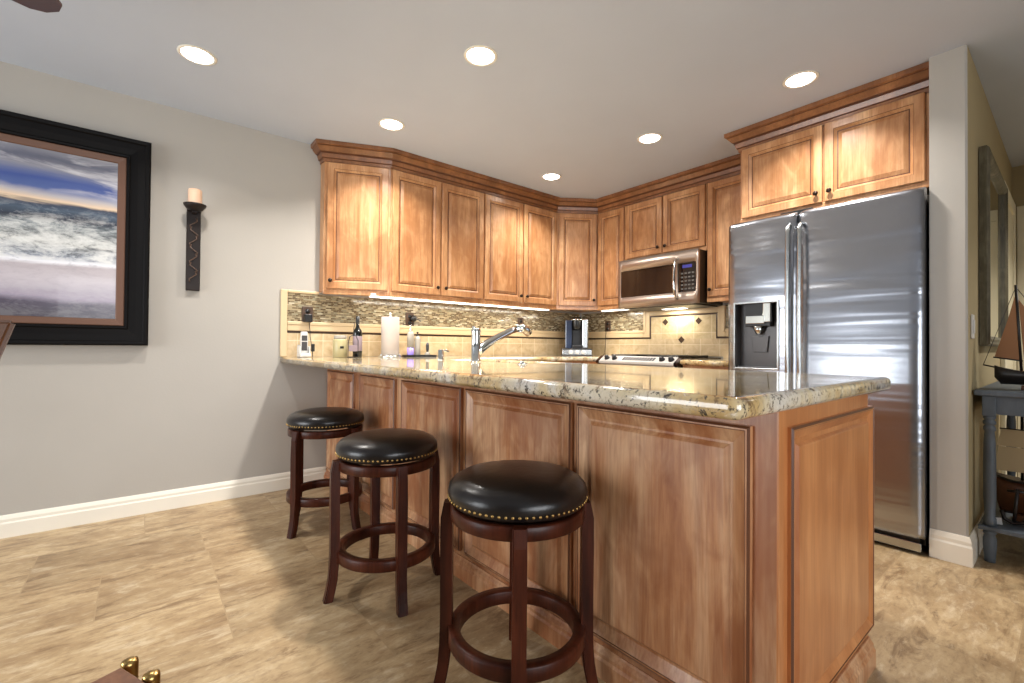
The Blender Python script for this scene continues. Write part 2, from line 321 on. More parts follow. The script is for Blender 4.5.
# ------------------------------------------------------------------ mesh helpers
class MB:
    def __init__(s): s.bm = bmesh.new(); s.mi = 0
    def face(s, vs, mi=None, smooth=False):
        try: f = s.bm.faces.new(vs)
        except ValueError: return None
        f.material_index = s.mi if mi is None else mi; f.smooth = smooth; return f
    def box(s, x0, x1, y0, y1, z0, z1, bev=0.0, seg=2, mi=None):
        if x0 > x1: x0, x1 = x1, x0
        if y0 > y1: y0, y1 = y1, y0
        if z0 > z1: z0, z1 = z1, z0
        v = [s.bm.verts.new(p) for p in ((x0, y0, z0), (x1, y0, z0), (x1, y1, z0), (x0, y1, z0), (x0, y0, z1), (x1, y0, z1), (x1, y1, z1), (x0, y1, z1))]
        fs = [s.face([v[i] for i in q], mi) for q in ((0, 3, 2, 1), (4, 5, 6, 7), (0, 1, 5, 4), (1, 2, 6, 5), (2, 3, 7, 6), (3, 0, 4, 7))]
        if bev > 0:
            es = list({e for f in fs for e in f.edges})
            bmesh.ops.bevel(s.bm, geom=es, offset=bev, segments=seg, affect='EDGES', profile=0.5)
        return s
    def prism(s, poly, z0, z1, bev=0.0, mi=None, seg=2):
        lo = [s.bm.verts.new((x, y, z0)) for x, y in poly]; hi = [s.bm.verts.new((x, y, z1)) for x, y in poly]
        n = len(poly); fs = [s.face(lo[::-1], mi), s.face(hi, mi)]
        for i in range(n): fs.append(s.face([lo[i], lo[(i + 1) % n], hi[(i + 1) % n], hi[i]], mi))
        if bev > 0:
            es = list({e for f in fs if f for e in f.edges})
            bmesh.ops.bevel(s.bm, geom=es, offset=bev, segments=seg, affect='EDGES', profile=0.5)
        return s
    def prism_xz(s, poly, y0, y1, bev=0.0, mi=None):
        a = [s.bm.verts.new((x, y0, z)) for x, z in poly]; b = [s.bm.verts.new((x, y1, z)) for x, z in poly]
        n = len(poly); fs = [s.face(a, mi), s.face(b[::-1], mi)]
        for i in range(n): fs.append(s.face([a[(i + 1) % n], a[i], b[i], b[(i + 1) % n]], mi))
        if bev > 0:
            es = list({e for f in fs if f for e in f.edges})
            bmesh.ops.bevel(s.bm, geom=es, offset=bev, segments=2, affect='EDGES', profile=0.5)
        return s
    def lathe(s, prof, c=(0, 0, 0), seg=24, mi=None, ax=None, smooth=True):
        """prof: (radius, height) pairs; ax: rotation matrix for another axis"""
        rings = []
        for r, z in prof:
            if r < 1e-6:
                p = Vector((0, 0, z)); p = (ax @ p if ax else p) + Vector(c); rings.append([s.bm.verts.new(p)])
            else:
                ring = []
                for i in range(seg):
                    a = 2 * PI * i / seg; p = Vector((r * math.cos(a), r * math.sin(a), z)); p = (ax @ p if ax else p) + Vector(c)
                    ring.append(s.bm.verts.new(p))
                rings.append(ring)
        for A, B in zip(rings, rings[1:]):
            for i in range(seg):
                j = (i + 1) % seg
                if len(A) == 1 and len(B) == 1: break
                if len(A) == 1: s.face([A[0], B[j], B[i]][::-1], mi, smooth)
                elif len(B) == 1: s.face([A[i], A[j], B[0]], mi, smooth)
                else: s.face([A[i], A[j], B[j], B[i]], mi, smooth)
        loop = prof[0] == prof[-1]
        for R, fl in ((rings[0], True), (rings[-1], False)):
            if len(R) > 1 and not loop: s.face(R[::-1] if fl else R, mi, False)
        return s
    def tube(s, pts, r, seg=10, mi=None, closed=False):
        pts = [Vector(p) for p in pts]; n = len(pts); rs = r if isinstance(r, (list, tuple)) else [r] * n
        rings = []; up = None
        for i, p in enumerate(pts):
            t = (pts[(i + 1) % n] - pts[i - 1]) if closed else (pts[min(i + 1, n - 1)] - pts[max(i - 1, 0)])
            t.normalize()
            if up is None: up = Vector((0, 0, 1)) if abs(t.z) < 0.9 else Vector((1, 0, 0))
            x = t.cross(up).normalized(); y = x.cross(t).normalized(); up = y
            rings.append([s.bm.verts.new(p + rs[i] * (math.cos(2 * PI * k / seg) * x + math.sin(2 * PI * k / seg) * y)) for k in range(seg)])
        m = n if closed else n - 1
        for i in range(m):
            A, B = rings[i], rings[(i + 1) % n]
            for k in range(seg): s.face([A[k], A[(k + 1) % seg], B[(k + 1) % seg], B[k]], mi, True)
        if not closed:
            s.face(rings[0][::-1], mi); s.face(rings[-1], mi)
        return s
    def sweep(s, path, prof, closed=False, mi=None, side=1, dark=()):
        """prof (out, z) along a plan polyline; out is measured to the right of travel when side=1"""
        P = [Vector((p[0], p[1])) for p in path]; n = len(P); rows = []
        nor = lambda a, b: Vector(((b - a).y, -(b - a).x)).normalized() * side
        for i in range(n):
            if closed: n0 = nor(P[i - 1], P[i]); n1 = nor(P[i], P[(i + 1) % n])
            else:
                n0 = nor(P[i - 1], P[i]) if i else nor(P[0], P[1]); n1 = nor(P[i], P[i + 1]) if i < n - 1 else n0
            m = (n0 + n1).normalized(); k = 1 / max(0.3, m.dot(n1))
            rows.append([s.bm.verts.new((P[i].x + m.x * k * o, P[i].y + m.y * k * o, z)) for o, z in prof])
        q = len(prof)
        for i in range(n if closed else n - 1):
            A, B = rows[i], rows[(i + 1) % n]
            for k in range(q): s.face([A[k], A[(k + 1) % q], B[(k + 1) % q], B[k]], 1 if k in dark else mi)
        if not closed:
            s.face(rows[0][::-1], mi); s.face(rows[-1], mi)
        return s
    def build(s, name, mats, parent=None, loc=(0, 0, 0), rz=0.0, smooth_angle=None):
        bmesh.ops.recalc_face_normals(s.bm, faces=s.bm.faces[:])
        me = bpy.data.meshes.new(name); s.bm.to_mesh(me); s.bm.free()
        for m in (mats if isinstance(mats, (list, tuple)) else [mats]): me.materials.append(m)
        o = bpy.data.objects.new(name, me); COL.objects.link(o); o.location = loc; o.rotation_euler = (0, 0, rz)
        if parent: o.parent = parent
        return o

def thing(name, label, cat, loc=(0, 0, 0), rz=0.0, group=None):
    o = bpy.data.objects.new(name, None); COL.objects.link(o); o.empty_display_size = 0.1
    o.location = loc; o.rotation_euler = (0, 0, rz); o['label'] = label; o['category'] = cat
    if group: o['group'] = group
    return o
def tag(o, label, cat, group=None):
    o['label'] = label; o['category'] = cat
    if group: o['group'] = group
    return o
def struct(o, label=None, cat=None):
    o['kind'] = 'structure'
    if label: o['label'] = label
    if cat: o['category'] = cat
    return o
def kids(o): return [c for c in COL.objects if c.parent == o]
def copy_tree(o, parent=None):
    c = o.copy(); COL.objects.link(c)
    if parent: c.parent = parent
    for ch in kids(o): copy_tree(ch, c)
    return c
RX = Matrix.Rotation(PI / 2, 3, 'X')      # +z -> -y

# ------------------------------------------------------------------ the room shell
struct(MB().box(-3.62, 3.2, -3.3, 5.45, -0.1, 0.0).build('floor', M['floor']), 'beige travertine look tile floor of the kitchen and dining area', 'floor')
struct(MB().box(-3.62, 3.2, -3.3, 5.45, HC, HC + 0.1).build('ceiling', M['ceil']), 'smooth off white ceiling with recessed lights', 'ceiling')
struct(MB().box(XL - 0.12, XL, -3.2, YB + 0.12, 0, HC).build('wall_left', M['wall']), 'greige wall with the seascape picture', 'wall')
struct(MB().box(XL, -0.459, YB, YB + 0.12, 0, HC).build('wall_back', M['wall']), 'kitchen wall behind the range', 'wall')
wing = MB(); wing.prism([(-0.459, 3.0), (-0.333, 3.0), (-0.325, 3.008), (-0.325, 5.3), (-0.459, 5.3)], 0, HC)
wing.bm.normal_update()
for f in wing.bm.faces:
    if f.normal.x > 0.9: f.material_index = 1
struct(wing.build('wall_wing', [M['wall'], M['hall']]), 'narrow greige wall end to the right of the refrigerator', 'wall')
struct(MB().box(-0.459, 3.1, 5.3, 5.42, 0, HC).build('wall_hall_end', M['hall']), 'wall at the far end of the hall', 'wall')
rw = MB(); rw.box(XL, -3.25, -3.2, -3.1, 0, HC); rw.box(-0.75, 3.1, -3.2, -3.1, 0, HC); rw.box(-3.25, -0.75, -3.2, -3.1, 2.12, HC)
struct(rw.build('wall_rear', M['wall']), 'wall behind the viewpoint with a wide glazed opening', 'wall')
r2 = MB(); r2.box(3.0, 3.1, -3.1, -1.2, 0, HC); r2.box(3.0, 3.1, 2.0, 5.3, 0, HC); r2.box(3.0, 3.1, -1.2, 2.0, 0, 0.35); r2.box(3.0, 3.1, -1.2, 2.0, 2.15, HC)
struct(r2.build('wall_right', M['wall']), 'wall right of the viewpoint with a window opening', 'wall')

BBP = [(0, 0), (0.016, 0), (0.016, 0.072), (0.012, 0.080), (0.012, 0.094), (0.007, 0.108), (0.004, 0.114), (0, 0.114)]
struct(MB().sweep([(XL, -3.1), (XL, 1.062)], BBP).build('baseboard_left', M['trim']), 'white moulded baseboard below the seascape picture', 'baseboard')
BBW = [(o, z * 1.17) for o, z in BBP]
struct(MB().sweep([(-0.459, 3.0), (-0.325, 3.0), (-0.325, 4.38)], BBW).build('baseboard_wing', M['trim']), 'white moulded baseboard around the narrow wall end', 'baseboard')

# rear sliding door frame and right window frame (behind and beside the viewpoint)
d1 = MB()
for x0, x1 in ((-3.25, -3.17), (-2.05, -1.95), (-0.83, -0.75)): d1.box(x0, x1, -3.19, -3.13, 0, 2.12)
d1.box(-3.17, -0.83, -3.19, -3.13, 2.05, 2.12); d1.box(-3.17, -0.83, -3.19, -3.13, 0, 0.05)
struct(d1.build('door_1', M['trim']), 'white sliding patio door frame behind the viewpoint', 'door')
w1 = MB()
for y0, y1 in ((-1.2, -1.13), (0.37, 0.43), (1.93, 2.0)): w1.box(3.03, 3.08, y0, y1, 0.35, 2.15)
w1.box(3.03, 3.08, -1.13, 1.93, 0.35, 0.42); w1.box(3.03, 3.08, -1.13, 1.93, 2.08, 2.15)
struct(w1.build('window_1', M['trim']), 'white window frame right of the viewpoint', 'window')

# ------------------------------------------------------------------ recessed lights
def downlight(x, y, label, watts=15):
    t = thing('recessed_light', label, 'ceiling light', (x, y, HC), 0, 'recessed ceiling lights')
    MB().lathe([(0.068, -0.001), (0.069, -0.005), (0.080, -0.004), (0.084, -0.001)], seg=40).build('trim_ring', M['trim'], t)
    MB().lathe([(0.0, -0.0042), (0.064, -0.0042), (0.0675, -0.0012)], seg=40).build('lens', M['lamp'], t)
    area_light('light_source', (0, 0, -0.012), (0, 0, -1), 0.11, 0.11, watts, (1.0, 0.955, 0.90), 'DISK', 2.2, t)
    return t
for x, y, pw_, lab in ((-2.76, 0.20, 10, 'round recessed ceiling light nearest the wall with the seascape, left of the others'),
                  (-1.86, 1.29, 26, 'round recessed ceiling light above the middle of the peninsula'),
                  (-2.81, 1.25, 21, 'round recessed ceiling light near the left end of the wall cabinets'),
                  (-0.93, 2.72, 15, 'round recessed ceiling light in front of the refrigerator cabinet'),
                  (-1.85, 2.70, 15, 'round recessed ceiling light in front of the microwave cabinet'),
                  (-2.80, 2.68, 15, 'round recessed ceiling light near the corner of the wall cabinets')):
    downlight(x, y, lab, pw_)
downlight(0.9, 4.35, 'added unseen round ceiling light that brightens the hall beyond the wall end', 30)  # added lamp out of view, only there to brighten the hall

# ------------------------------------------------------------------ cabinet doors
def panel_mesh(mb, w, h, th=0.02, stile=0.052, bevel=0.018, stick=0.014, rim=0):
    """raised-panel door, lower left corner at the origin, front facing -y; material 1 is the dark glaze"""
    e = stile - 0.008
    L = [(0.0, 0.0, 0), (0.0, -(th - 0.004), 0), (0.004 + 0.002 * rim, -th, 0), (e, -th, 0), (e + 0.002, -(th - 0.002), 0), (e + 0.002 + stick, -(th - 0.014), 0),
         (e + 0.008 + stick, -(th - 0.014), 0), (e + 0.008 + stick + bevel, -(th - 0.005), 0), (e + 0.010 + stick + bevel, -(th - 0.004), 0)]
    rings = []
    for i, (ins, y, mi) in enumerate(L):
        rings.append([mb.bm.verts.new((a, y, b)) for a, b in ((ins, ins), (w - ins, ins), (w - ins, h - ins), (ins, h - ins))])
    glz = {3: 1, 5: 1 - rim, 1: rim}
    for i in range(len(rings) - 1):
        for k in range(4):
            mb.face([rings[i][k], rings[i][(k + 1) % 4], rings[i + 1][(k + 1) % 4], rings[i + 1][k]], glz.get(i, 0))
    mb.face(rings[-1], 0); mb.face(rings[0][::-1], 0)

def door(parent, w, h, loc, rz=0.0, knob=None, mat=None, name='door', stile=0.052):
    mb = MB(); panel_mesh(mb, w, h, stile=stile)
    d = mb.build(name, [mat or M['maple'], M['glaze']], parent, loc, rz)
    if knob:
        kx = 0.028 if knob[0] == 'l' else w - 0.028
        kz = {'b': 0.055, 'm': h / 2, 't': h - 0.055}[knob[1]]
        MB().lathe([(0.006, 0.0), (0.006, 0.012), (0.013, 0.016), (0.0145, 0.021), (0.011, 0.027), (0, 0.029)], (0, 0, 0), 14, ax=RX).build('knob', M['knob'], d, (kx, -0.02, kz))
    return d

UB, UT = 1.37, 2.335
def wall_cabinet(label, loc, rz, w, depth, z0, z1, doors, group='wall cabinets', dz0=0.035, dz1=0.028):
    t = thing('wall_cabinet', label, 'cabinet', (loc[0], loc[1], z0), rz, group)
    h = z1 - z0
    b = MB(); b.box(0.0006, w - 0.0006, -depth, -0.001, 0.012, h, 0.001, 1)
    b.build('body', M['maple'], t)
    r = MB(); r.box(0.0006, w - 0.0006, -depth - 0.006, -depth + 0.018, -0.006, 0.026, 0.004); r.build('light_rail', M['maple'], t)
    for x0, x1, kn in doors: door(t, x1 - x0, h - dz0 - dz1, (x0, -depth, dz0), 0, kn)
    return t

XF = XL + 0.262    # front of the bodies on the left wall (doors stand 0.02 proud)
# angled end cabinet
endc = thing('wall_cabinet', 'angled end wall cabinet with one raised panel door at the left end of the run', 'cabinet', (XL, 1.0, UB), 0, 'wall cabinets')
def loc_poly(pts, ox, oy): return [(x - ox, y - oy) for x, y in pts]
P0 = Vector((-3.388, 1.005)); P1 = Vector((XF, 1.4285))
MB().prism(loc_poly([(XL + 0.001, 1.002), (P0.x, P0.y), (P1.x, P1.y), (XL + 0.001, 1.4285)], XL, 1.0), 0.012, UT - UB, 0.001, seg=1).build('body', M['maple'], endc)
dv = (P1 - P0); ang = math.atan2(dv.y, dv.x); ln = dv.length; nv = Vector((dv.y, -dv.x)).normalized()
def railpoly(a, b, t0, t1):
    n = Vector(((b - a).y, -(b - a).x)).normalized()
    return [tuple(a + n * t0), tuple(b + n * t0), tuple(b + n * t1), tuple(a + n * t1)]
MB().prism(loc_poly(railpoly(P0, P1, -0.018, 0.006), XL, 1.0), -0.006, 0.026, 0.003).build('light_rail', M['maple'], endc)
dd = P0 + dv.normalized() * 0.022
door(endc, ln - 0.04, UT - UB - 0.063, (dd.x - XL, dd.y - 1.0, 0.035), ang, 'lb')

wall_cabinet('double door wall cabinet on the left wall next to the angled end cabinet', (XL, 1.43, 0), PI / 2, 0.8395, 0.262, UB, UT, [(0.008, 0.412, 'rb'), (0.428, 0.832, 'lb')])
wall_cabinet('double door wall cabinet on the left wall beside the corner cabinet', (XL, 2.271, 0), PI / 2, 0.876, 0.262, UB, UT, [(0.008, 0.430, 'rb'), (0.446, 0.868, 'lb')])
# diagonal corner cabinet
YF = YB - 0.29     # body front on the range wall
C0 = Vector((XF, 3.148)); C1 = Vector((-2.975, YF))
corn = thing('wall_cabinet', 'diagonal corner wall cabinet with one door above the coffee maker', 'cabinet', (XL, YB, UB), 0, 'wall cabinets')
MB().prism(loc_poly([(XL + 0.001, C0.y), tuple(C0), tuple(C1), (C1.x, YB - 0.001), (XL + 0.001, YB - 0.001)], XL, YB), 0.012, UT - UB, 0.001, seg=1).build('body', M['maple'], corn)
MB().prism(loc_poly(railpoly(C0, C1, -0.018, 0.006), XL, YB), -0.006, 0.026, 0.003).build('light_rail', M['maple'], corn)
cv = (C1 - C0); ca = math.atan2(cv.y, cv.x); cs = C0 + cv.normalized() * 0.022
door(corn, cv.length - 0.044, UT - UB - 0.063, (cs.x - XL, cs.y - YB, 0.035), ca, 'rb')

wall_cabinet('narrow single door wall cabinet between the corner and the microwave', (C1.x + 0.001, YB, 0), 0, 0.332, 0.29, UB, UT, [(0.012, 0.318, 'rb')])
wall_cabinet('short double door wall cabinet above the microwave', (-2.641, YB, 0), 0, 0.785, 0.29, 1.785, UT, [(0.010, 0.384, 'rb'), (0.400, 0.775, 'lb')], dz0=0.03)
wall_cabinet('single door wall cabinet between the microwave and the refrigerator cabinet', (-1.855, YB, 0), 0, 0.434, 0.29, UB, UT, [(0.010, 0.424, 'lb')])
YG = 3.105
fc = wall_cabinet('deep double door cabinet above the refrigerator', (-1.420, YB, 0), 0, 0.960, YB - YG, 1.835, 2.345, [(0.016, 0.478, 'rb'), (0.490, 0.932, 'lb')], dz0=0.025)

CRP = [(0.0, 2.312), (0.008, 2.312), (0.010, 2.334), (0.020, 2.338), (0.028, 2.364), (0.026, 2.370), (0.038, 2.376), (0.062, 2.404), (0.060, 2.409), (0.073, 2.414), (0.074, 2.4385), (0.0, 2.4385)]
cm = MB().sweep([(XL + 0.002, 1.005), (P0.x, P0.y), (P1.x, P1.y), (C0.x, C0.y), (C1.x, C1.y), (-1.500, YF)], [(o + 0.001, z) for o, z in CRP], dark=(2, 4, 5, 7))
tag(cm.build('crown_moulding', [M['crown'], M['glaze']]), 'brown stepped crown moulding along the tops of the left and range wall cabinets', 'moulding')
cm = MB().sweep([(-1.421, YF - 0.07), (-1.421, YG), (-0.462, YG)], [(o + 0.001, z) for o, z in CRP], dark=(2, 4, 5, 7))
tag(cm.build('crown_moulding', [M['crown'], M['glaze']]), 'stepped crown moulding on the deep cabinet over the refrigerator', 'moulding')

# under-cabinet lights
def undercab(label, loc, rz, w, watts):
    t = thing('under_cabinet_light', label, 'light', loc, rz, 'under cabinet light strips')
    MB().box(0, w, -0.03, 0.03, -0.008, 0.0115, 0.002).build('housing', M['trim'], t)
    MB().box(0.01, w - 0.01, -0.024, 0.024, -0.014, -0.0085, 0.002).build('diffuser', M['strip'], t)
    area_light('light_source', (w / 2, 0, -0.02), (0, 0, -1), w - 0.05, 0.04, watts, (1, 0.94, 0.83), parent=t)
undercab('lit strip light under the left wall cabinets', (XL + 0.20, 1.30, UB), PI / 2, 1.80, 6.5)
undercab('lit strip light under the narrow cabinet left of the microwave', (-2.98, YB - 0.215, UB), 0, 0.33, 3.0)

# ------------------------------------------------------------------ worktops
def worktop(name, outline, holes, z_top, th, parent=None, bev=0.016):
    cu = bpy.data.curves.new(name + '_outline', 'CURVE'); cu.dimensions = '2D'; cu.fill_mode = 'BOTH'
    cu.extrude = th / 2 - bev; cu.bevel_depth = bev; cu.bevel_resolution = 4
    def off(poly, d):
        P = [Vector(p) for p in poly]; n = len(P); out = []
        for i in range(n):
            a, b, c = P[i - 1], P[i], P[(i + 1) % n]
            n0 = Vector(((b - a).y, -(b - a).x)).normalized(); n1 = Vector(((c - b).y, -(c - b).x)).normalized()
            m = (n0 + n1).normalized(); out.append(b - m * d / max(0.3, m.dot(n1)))
        return out
    for poly, sgn in [(outline, 1)] + [(h, 1) for h in holes]:
        Q = off(poly, bev * sgn)
        sp = cu.splines.new('POLY'); sp.points.add(len(Q) - 1); sp.use_cyclic_u = True
        for p, q in zip(sp.points, Q): p.co = (q.x, q.y, 0, 1)
    tmp = bpy.data.objects.new('tmp', cu); COL.objects.link(tmp)
    dg = bpy.context.evaluated_depsgraph_get(); me = bpy.data.meshes.new_from_object(tmp.evaluated_get(dg))
    bpy.data.objects.remove(tmp)
    me.name = name; me.materials.clear(); me.materials.append(M['granite'])
    bm = bmesh.new(); bm.from_mesh(me); bmesh.ops.remove_doubles(bm, verts=bm.verts, dist=1e-5); bmesh.ops.recalc_face_normals(bm, faces=bm.faces)
    for f in bm.faces: f.smooth = abs(f.normal.z) < 0.985
    bm.to_mesh(me); bm.free()
    o = bpy.data.objects.new(name, me); COL.objects.link(o); o.location = (0, 0, z_top - th / 2)
    if parent: o.parent = parent
    return o
def rc(cx, cy, r, a0, a1, n=6):
    return [(cx + r * math.cos(math.radians(a0 + (a1 - a0) * i / n)), cy + r * math.sin(math.radians(a0 + (a1 - a0) * i / n))) for i in range(n + 1)]
XE = -0.368
fy = lambda x: 0.748 + SK * (x - XL)          # front edge of the peninsula top
W0 = XL + 0.001
outl = [(W0, fy(W0))] + rc(XE - 0.022, fy(XE) + 0.022, 0.022, -90, 0) + rc(XE - 0.03, 1.845 - 0.03, 0.03, 0, 90) + [(-2.83, 1.845), (-2.83, 3.125), (-2.662, 3.125), (-2.662, YB - 0.001), (W0, YB - 0.001)]
SINK = [(-2.52, 1.53), (-2.52, 1.79), (-1.74, 1.79), (-1.74, 1.53)]
SINK = rc(-2.46, 1.56, 0.04, 180, 270, 4) + rc(-1.78, 1.56, 0.04, 270, 360, 4) + rc(-1.78, 1.75, 0.04, 0, 90, 4) + rc(-2.46, 1.75, 0.04, 90, 180, 4)
wt = worktop('granite_worktop', outl, [SINK[::-1]], CT, 0.042)
tag(wt, 'polished cream and grey granite worktop covering the peninsula and the left run', 'worktop')
w2 = worktop('granite_worktop', [(-1.866, 3.12), (-1.430, 3.12), (-1.430, YB - 0.001), (-1.866, YB - 0.001)], [], CT, 0.042)
tag(w2, 'short granite worktop between the range and the refrigerator', 'worktop')
sk = thing('sink', 'stainless undermount sink behind the curved faucet', 'sink', (-2.12, 1.655, 0.68))
sb = MB(); sb.box(-0.385, 0.385, -0.14, 0.14, 0.0, 0.004); sb.box(-0.389, -0.385, -0.14, 0.14, 0, 0.19); sb.box(0.385, 0.389, -0.14, 0.14, 0, 0.19); sb.box(-0.389, 0.389, -0.144, -0.14, 0, 0.19); sb.box(-0.389, 0.389, 0.14, 0.144, 0, 0.19)
sb.build('basin', M['steel2'], sk)
MB().lathe([(0.0, 0.006), (0.035, 0.006), (0.045, 0.004)], seg=20).build('drain', M['chrome'], sk)

# ------------------------------------------------------------------ peninsula cabinet
by = lambda x: 1.066 + SK * (x - XL)
ZC = CT - 0.043
XP = -0.43
pen = thing('peninsula_cabinet', 'stained wood peninsula cabinet with raised panels under the granite bar top', 'cabinet', (XL, by(XL), 0))
ox, oy = XL, by(XL)
body = MB(); body.prism(loc_poly([(XL + 0.002, by(XL)), (XP, by(XP)), (XP, 1.815), (XL + 0.002, 1.815)], ox, oy), 0.0, 0.672)
body.prism(loc_poly([(XL + 0.002, by(XL)), (XP, by(XP)), (XP, by(XP) + 0.25), (XL + 0.002, by(XL) + 0.25)], ox, oy), 0.672, ZC)
body.prism(loc_poly([(-1.70, 1.40), (XP, 1.30), (XP, 1.815), (-1.70, 1.815)], ox, oy), 0.672, ZC)
body.build('carcass', M['maple_island'], pen)
pa = math.atan(SK)
PZ0, PZ1 = 0.112, 0.818
for x0, x1 in ((-3.42, -2.92), (-2.82, -2.335), (-2.255, -1.69), (-1.655, -1.045), (-1.02, -0.482)):
    mb = MB(); panel_mesh(mb, x1 - x0, PZ1 - PZ0, th=0.018, stile=0.018, bevel=0.010, stick=0.032, rim=1)
    mb.build('raised_panel', [M['maple_island'], M['glaze']], pen, (x0 - ox, by(x0) - oy, PZ0), pa)
mb = MB(); panel_mesh(mb, 0.67, PZ1 - PZ0, th=0.016, stile=0.016, bevel=0.008, stick=0.026, rim=1)
mb.build('end_panel', [M['maple_end'], M['glaze']], pen, (XP - ox, by(XP) + 0.05 - oy, PZ0), PI / 2)
es = MB()
es.box(0.0, 0.008, 0, 1.815 - by(XP), 0.0, ZC - 0.0005)
es.build('end_skin', M['maple_end'], pen, (XP - ox - 0.004, by(XP) - oy, 0))
BT = [(0.0, 0.0), (0.020, 0.0), (0.020, 0.052), (0.014, 0.060), (0.014, 0.070), (0.006, 0.080), (0.004, 0.088), (0.0, 0.088)]
bt = MB(); bt.sweep(loc_poly([(XL + 0.017, by(XL)), (XP + 0.005, by(XP)), (XP + 0.005, 1.815)], ox, oy), BT)
bt.build('base_trim', M['maple_island'], pen)

# base cabinets on the far side of the peninsula
bc = thing('base_cabinet', 'stained wood base cabinets under the left run of worktop in the corner', 'cabinet', (XL, YB, 0))
b = MB(); b.prism(loc_poly([(XL + 0.002, 1.82), (-2.86, 1.82), (-2.86, 3.15), (-2.664, 3.15), (-2.664, YB - 0.002), (XL + 0.002, YB - 0.002)], XL, YB), 0.1, ZC)
b.build('body', M['maple'], bc)
door(bc, 0.56, 0.68, (0.61, 1.90 - YB, 0.14), PI / 2, 'rt'); door(bc, 0.56, 0.68, (0.61, 2.50 - YB, 0.14), PI / 2, 'lt')
MB().prism(loc_poly([(XL + 0.002, 1.82), (-2.92, 1.82), (-2.92, 3.2), (-2.68, 3.2), (-2.68, YB - 0.002), (XL + 0.002, YB - 0.002)], XL, YB), 0.0, 0.1).build('toe_kick', M['toe'], bc)
b2 = thing('base_cabinet', 'stained wood base cabinet between the range and the refrigerator', 'cabinet', (-1.862, YB, 0))
MB().box(0.002, 0.430, -0.63, -0.002, 0.1, ZC).build('body', M['maple'], b2)
door(b2, 0.410, 0.53, (0.011, -0.63, 0.13), 0, 'lt'); door(b2, 0.410, 0.17, (0.011, -0.63, 0.68), 0, None, None, 'drawer', 0.03)
MB().box(0.004, 0.428, -0.56, -0.002, 0.0, 0.1).build('toe_kick', M['toe'], b2)

# ------------------------------------------------------------------ tile splashbacks
RAIL = [(0, -0.034), (0.010, -0.034), (0.016, -0.028), (0.016, -0.014), (0.013, -0.008), (0.013, 0.008), (0.019, 0.018), (0.019, 0.028), (0.012, 0.034), (0, 0.034)]
def hbar(mb, x0, x1, z0, z1, t, bev=0.004, mi=None): mb.box(x0, x1, -t, -0.001, z0, z1, bev, 2, mi)
ls = thing('tile_splashback', 'mosaic and travertine tile splashback on the left wall under the cabinets', 'splashback', (XL, 0, 0), PI / 2)
Z = CT + 0.001
mb = MB(); hbar(mb, 0.79, 3.455 + 0.30, 1.165, 1.364, 0.008, 0); mb.build('mosaic_band', M['mosaic'], ls)
mb = MB(); hbar(mb, 0.79, 3.755, Z, 1.083, 0.008, 0); mb.build('field_tile', M['field'], ls)
mb = MB(); hbar(mb, 0.79, 3.755, 1.083, 1.098, 0.011, 0.002); mb.build('liner_tile', M['liner'], ls)
mb = MB(); hbar(mb, 0.79, 3.755, 1.098, 1.165, 0.016, 0.005); hbar(mb, 0.79, 3.755, 1.140, 1.163, 0.021, 0.004); mb.build('chair_rail', M['stonetrim'], ls)
mb = MB(); hbar(mb, 0.746, 0.79, Z, 1.385, 0.016, 0.006); hbar(mb, 0.79, 0.999, 1.364, 1.385, 0.016, 0.005); mb.build('edge_trim', M['stonetrim'], ls)
rs = thing('tile_splashback', 'tile splashback behind the range with a framed square of diamond inset tiles', 'splashback', (0, YB, 0), 0)
for x0, x1 in ((XL + 0.03, -2.640), (-1.845, -1.43)):
    mb = MB(); hbar(mb, x0, x1, 1.165, 1.364, 0.008, 0); mb.build('mosaic_band', M['mosaic'], rs)
mb = MB(); hbar(mb, XL + 0.03, -2.655, Z, 1.083, 0.008, 0); hbar(mb, -1.862, -1.43, Z, 1.083, 0.008, 0); hbar(mb, -2.655, -1.862, 0.93, 1.083, 0.008, 0); mb.build('field_tile', M['field'], rs)
mb = MB(); hbar(mb, -2.563, -1.918, 1.083, 1.290, 0.008, 0); mb.build('framed_tile', M['field_range'], rs)
mb = MB()
hbar(mb, XL + 0.03, -2.572, 1.083, 1.098, 0.011, 0.002); hbar(mb, -1.91, -1.43, 1.083, 1.098, 0.011, 0.002)
hbar(mb, -2.572, -2.558, 1.083, 1.302, 0.011, 0.002); hbar(mb, -1.924, -1.91, 1.083, 1.302, 0.011, 0.002); hbar(mb, -2.558, -1.924, 1.288, 1.302, 0.011, 0.002)
mb.build('liner_tile', M['liner'], rs)
mb = MB()
for x0, x1, z0, z1 in ((XL + 0.03, -2.640, 1.098, 1.165), (-1.842, -1.43, 1.098, 1.165), (-2.640, -2.572, 1.098, 1.357), (-1.91, -1.842, 1.098, 1.357), (-2.572, -1.91, 1.302, 1.357)):
    hbar(mb, x0, x1, z0, z1, 0.016, 0.005)
for x0, x1, z0, z1 in ((XL + 0.03, -2.640, 1.140, 1.163), (-1.842, -1.43, 1.140, 1.163), (-2.638, -2.612, 1.140, 1.357), (-1.87, -1.844, 1.140, 1.357)):
    hbar(mb, x0, x1, z0, z1, 0.021, 0.004)
mb.build('chair_rail', M['stonetrim'], rs)
for x, z in ((-2.405, 1.238), (-2.080, 1.238), (-2.243, 1.075)):
    mb = MB(); q = 0.031; mb.prism_xz([(x - q, z), (x, z - q), (x + q, z), (x, z + q)], -0.0105, -0.0075); mb.build('diamond_inset', M['liner'], rs)

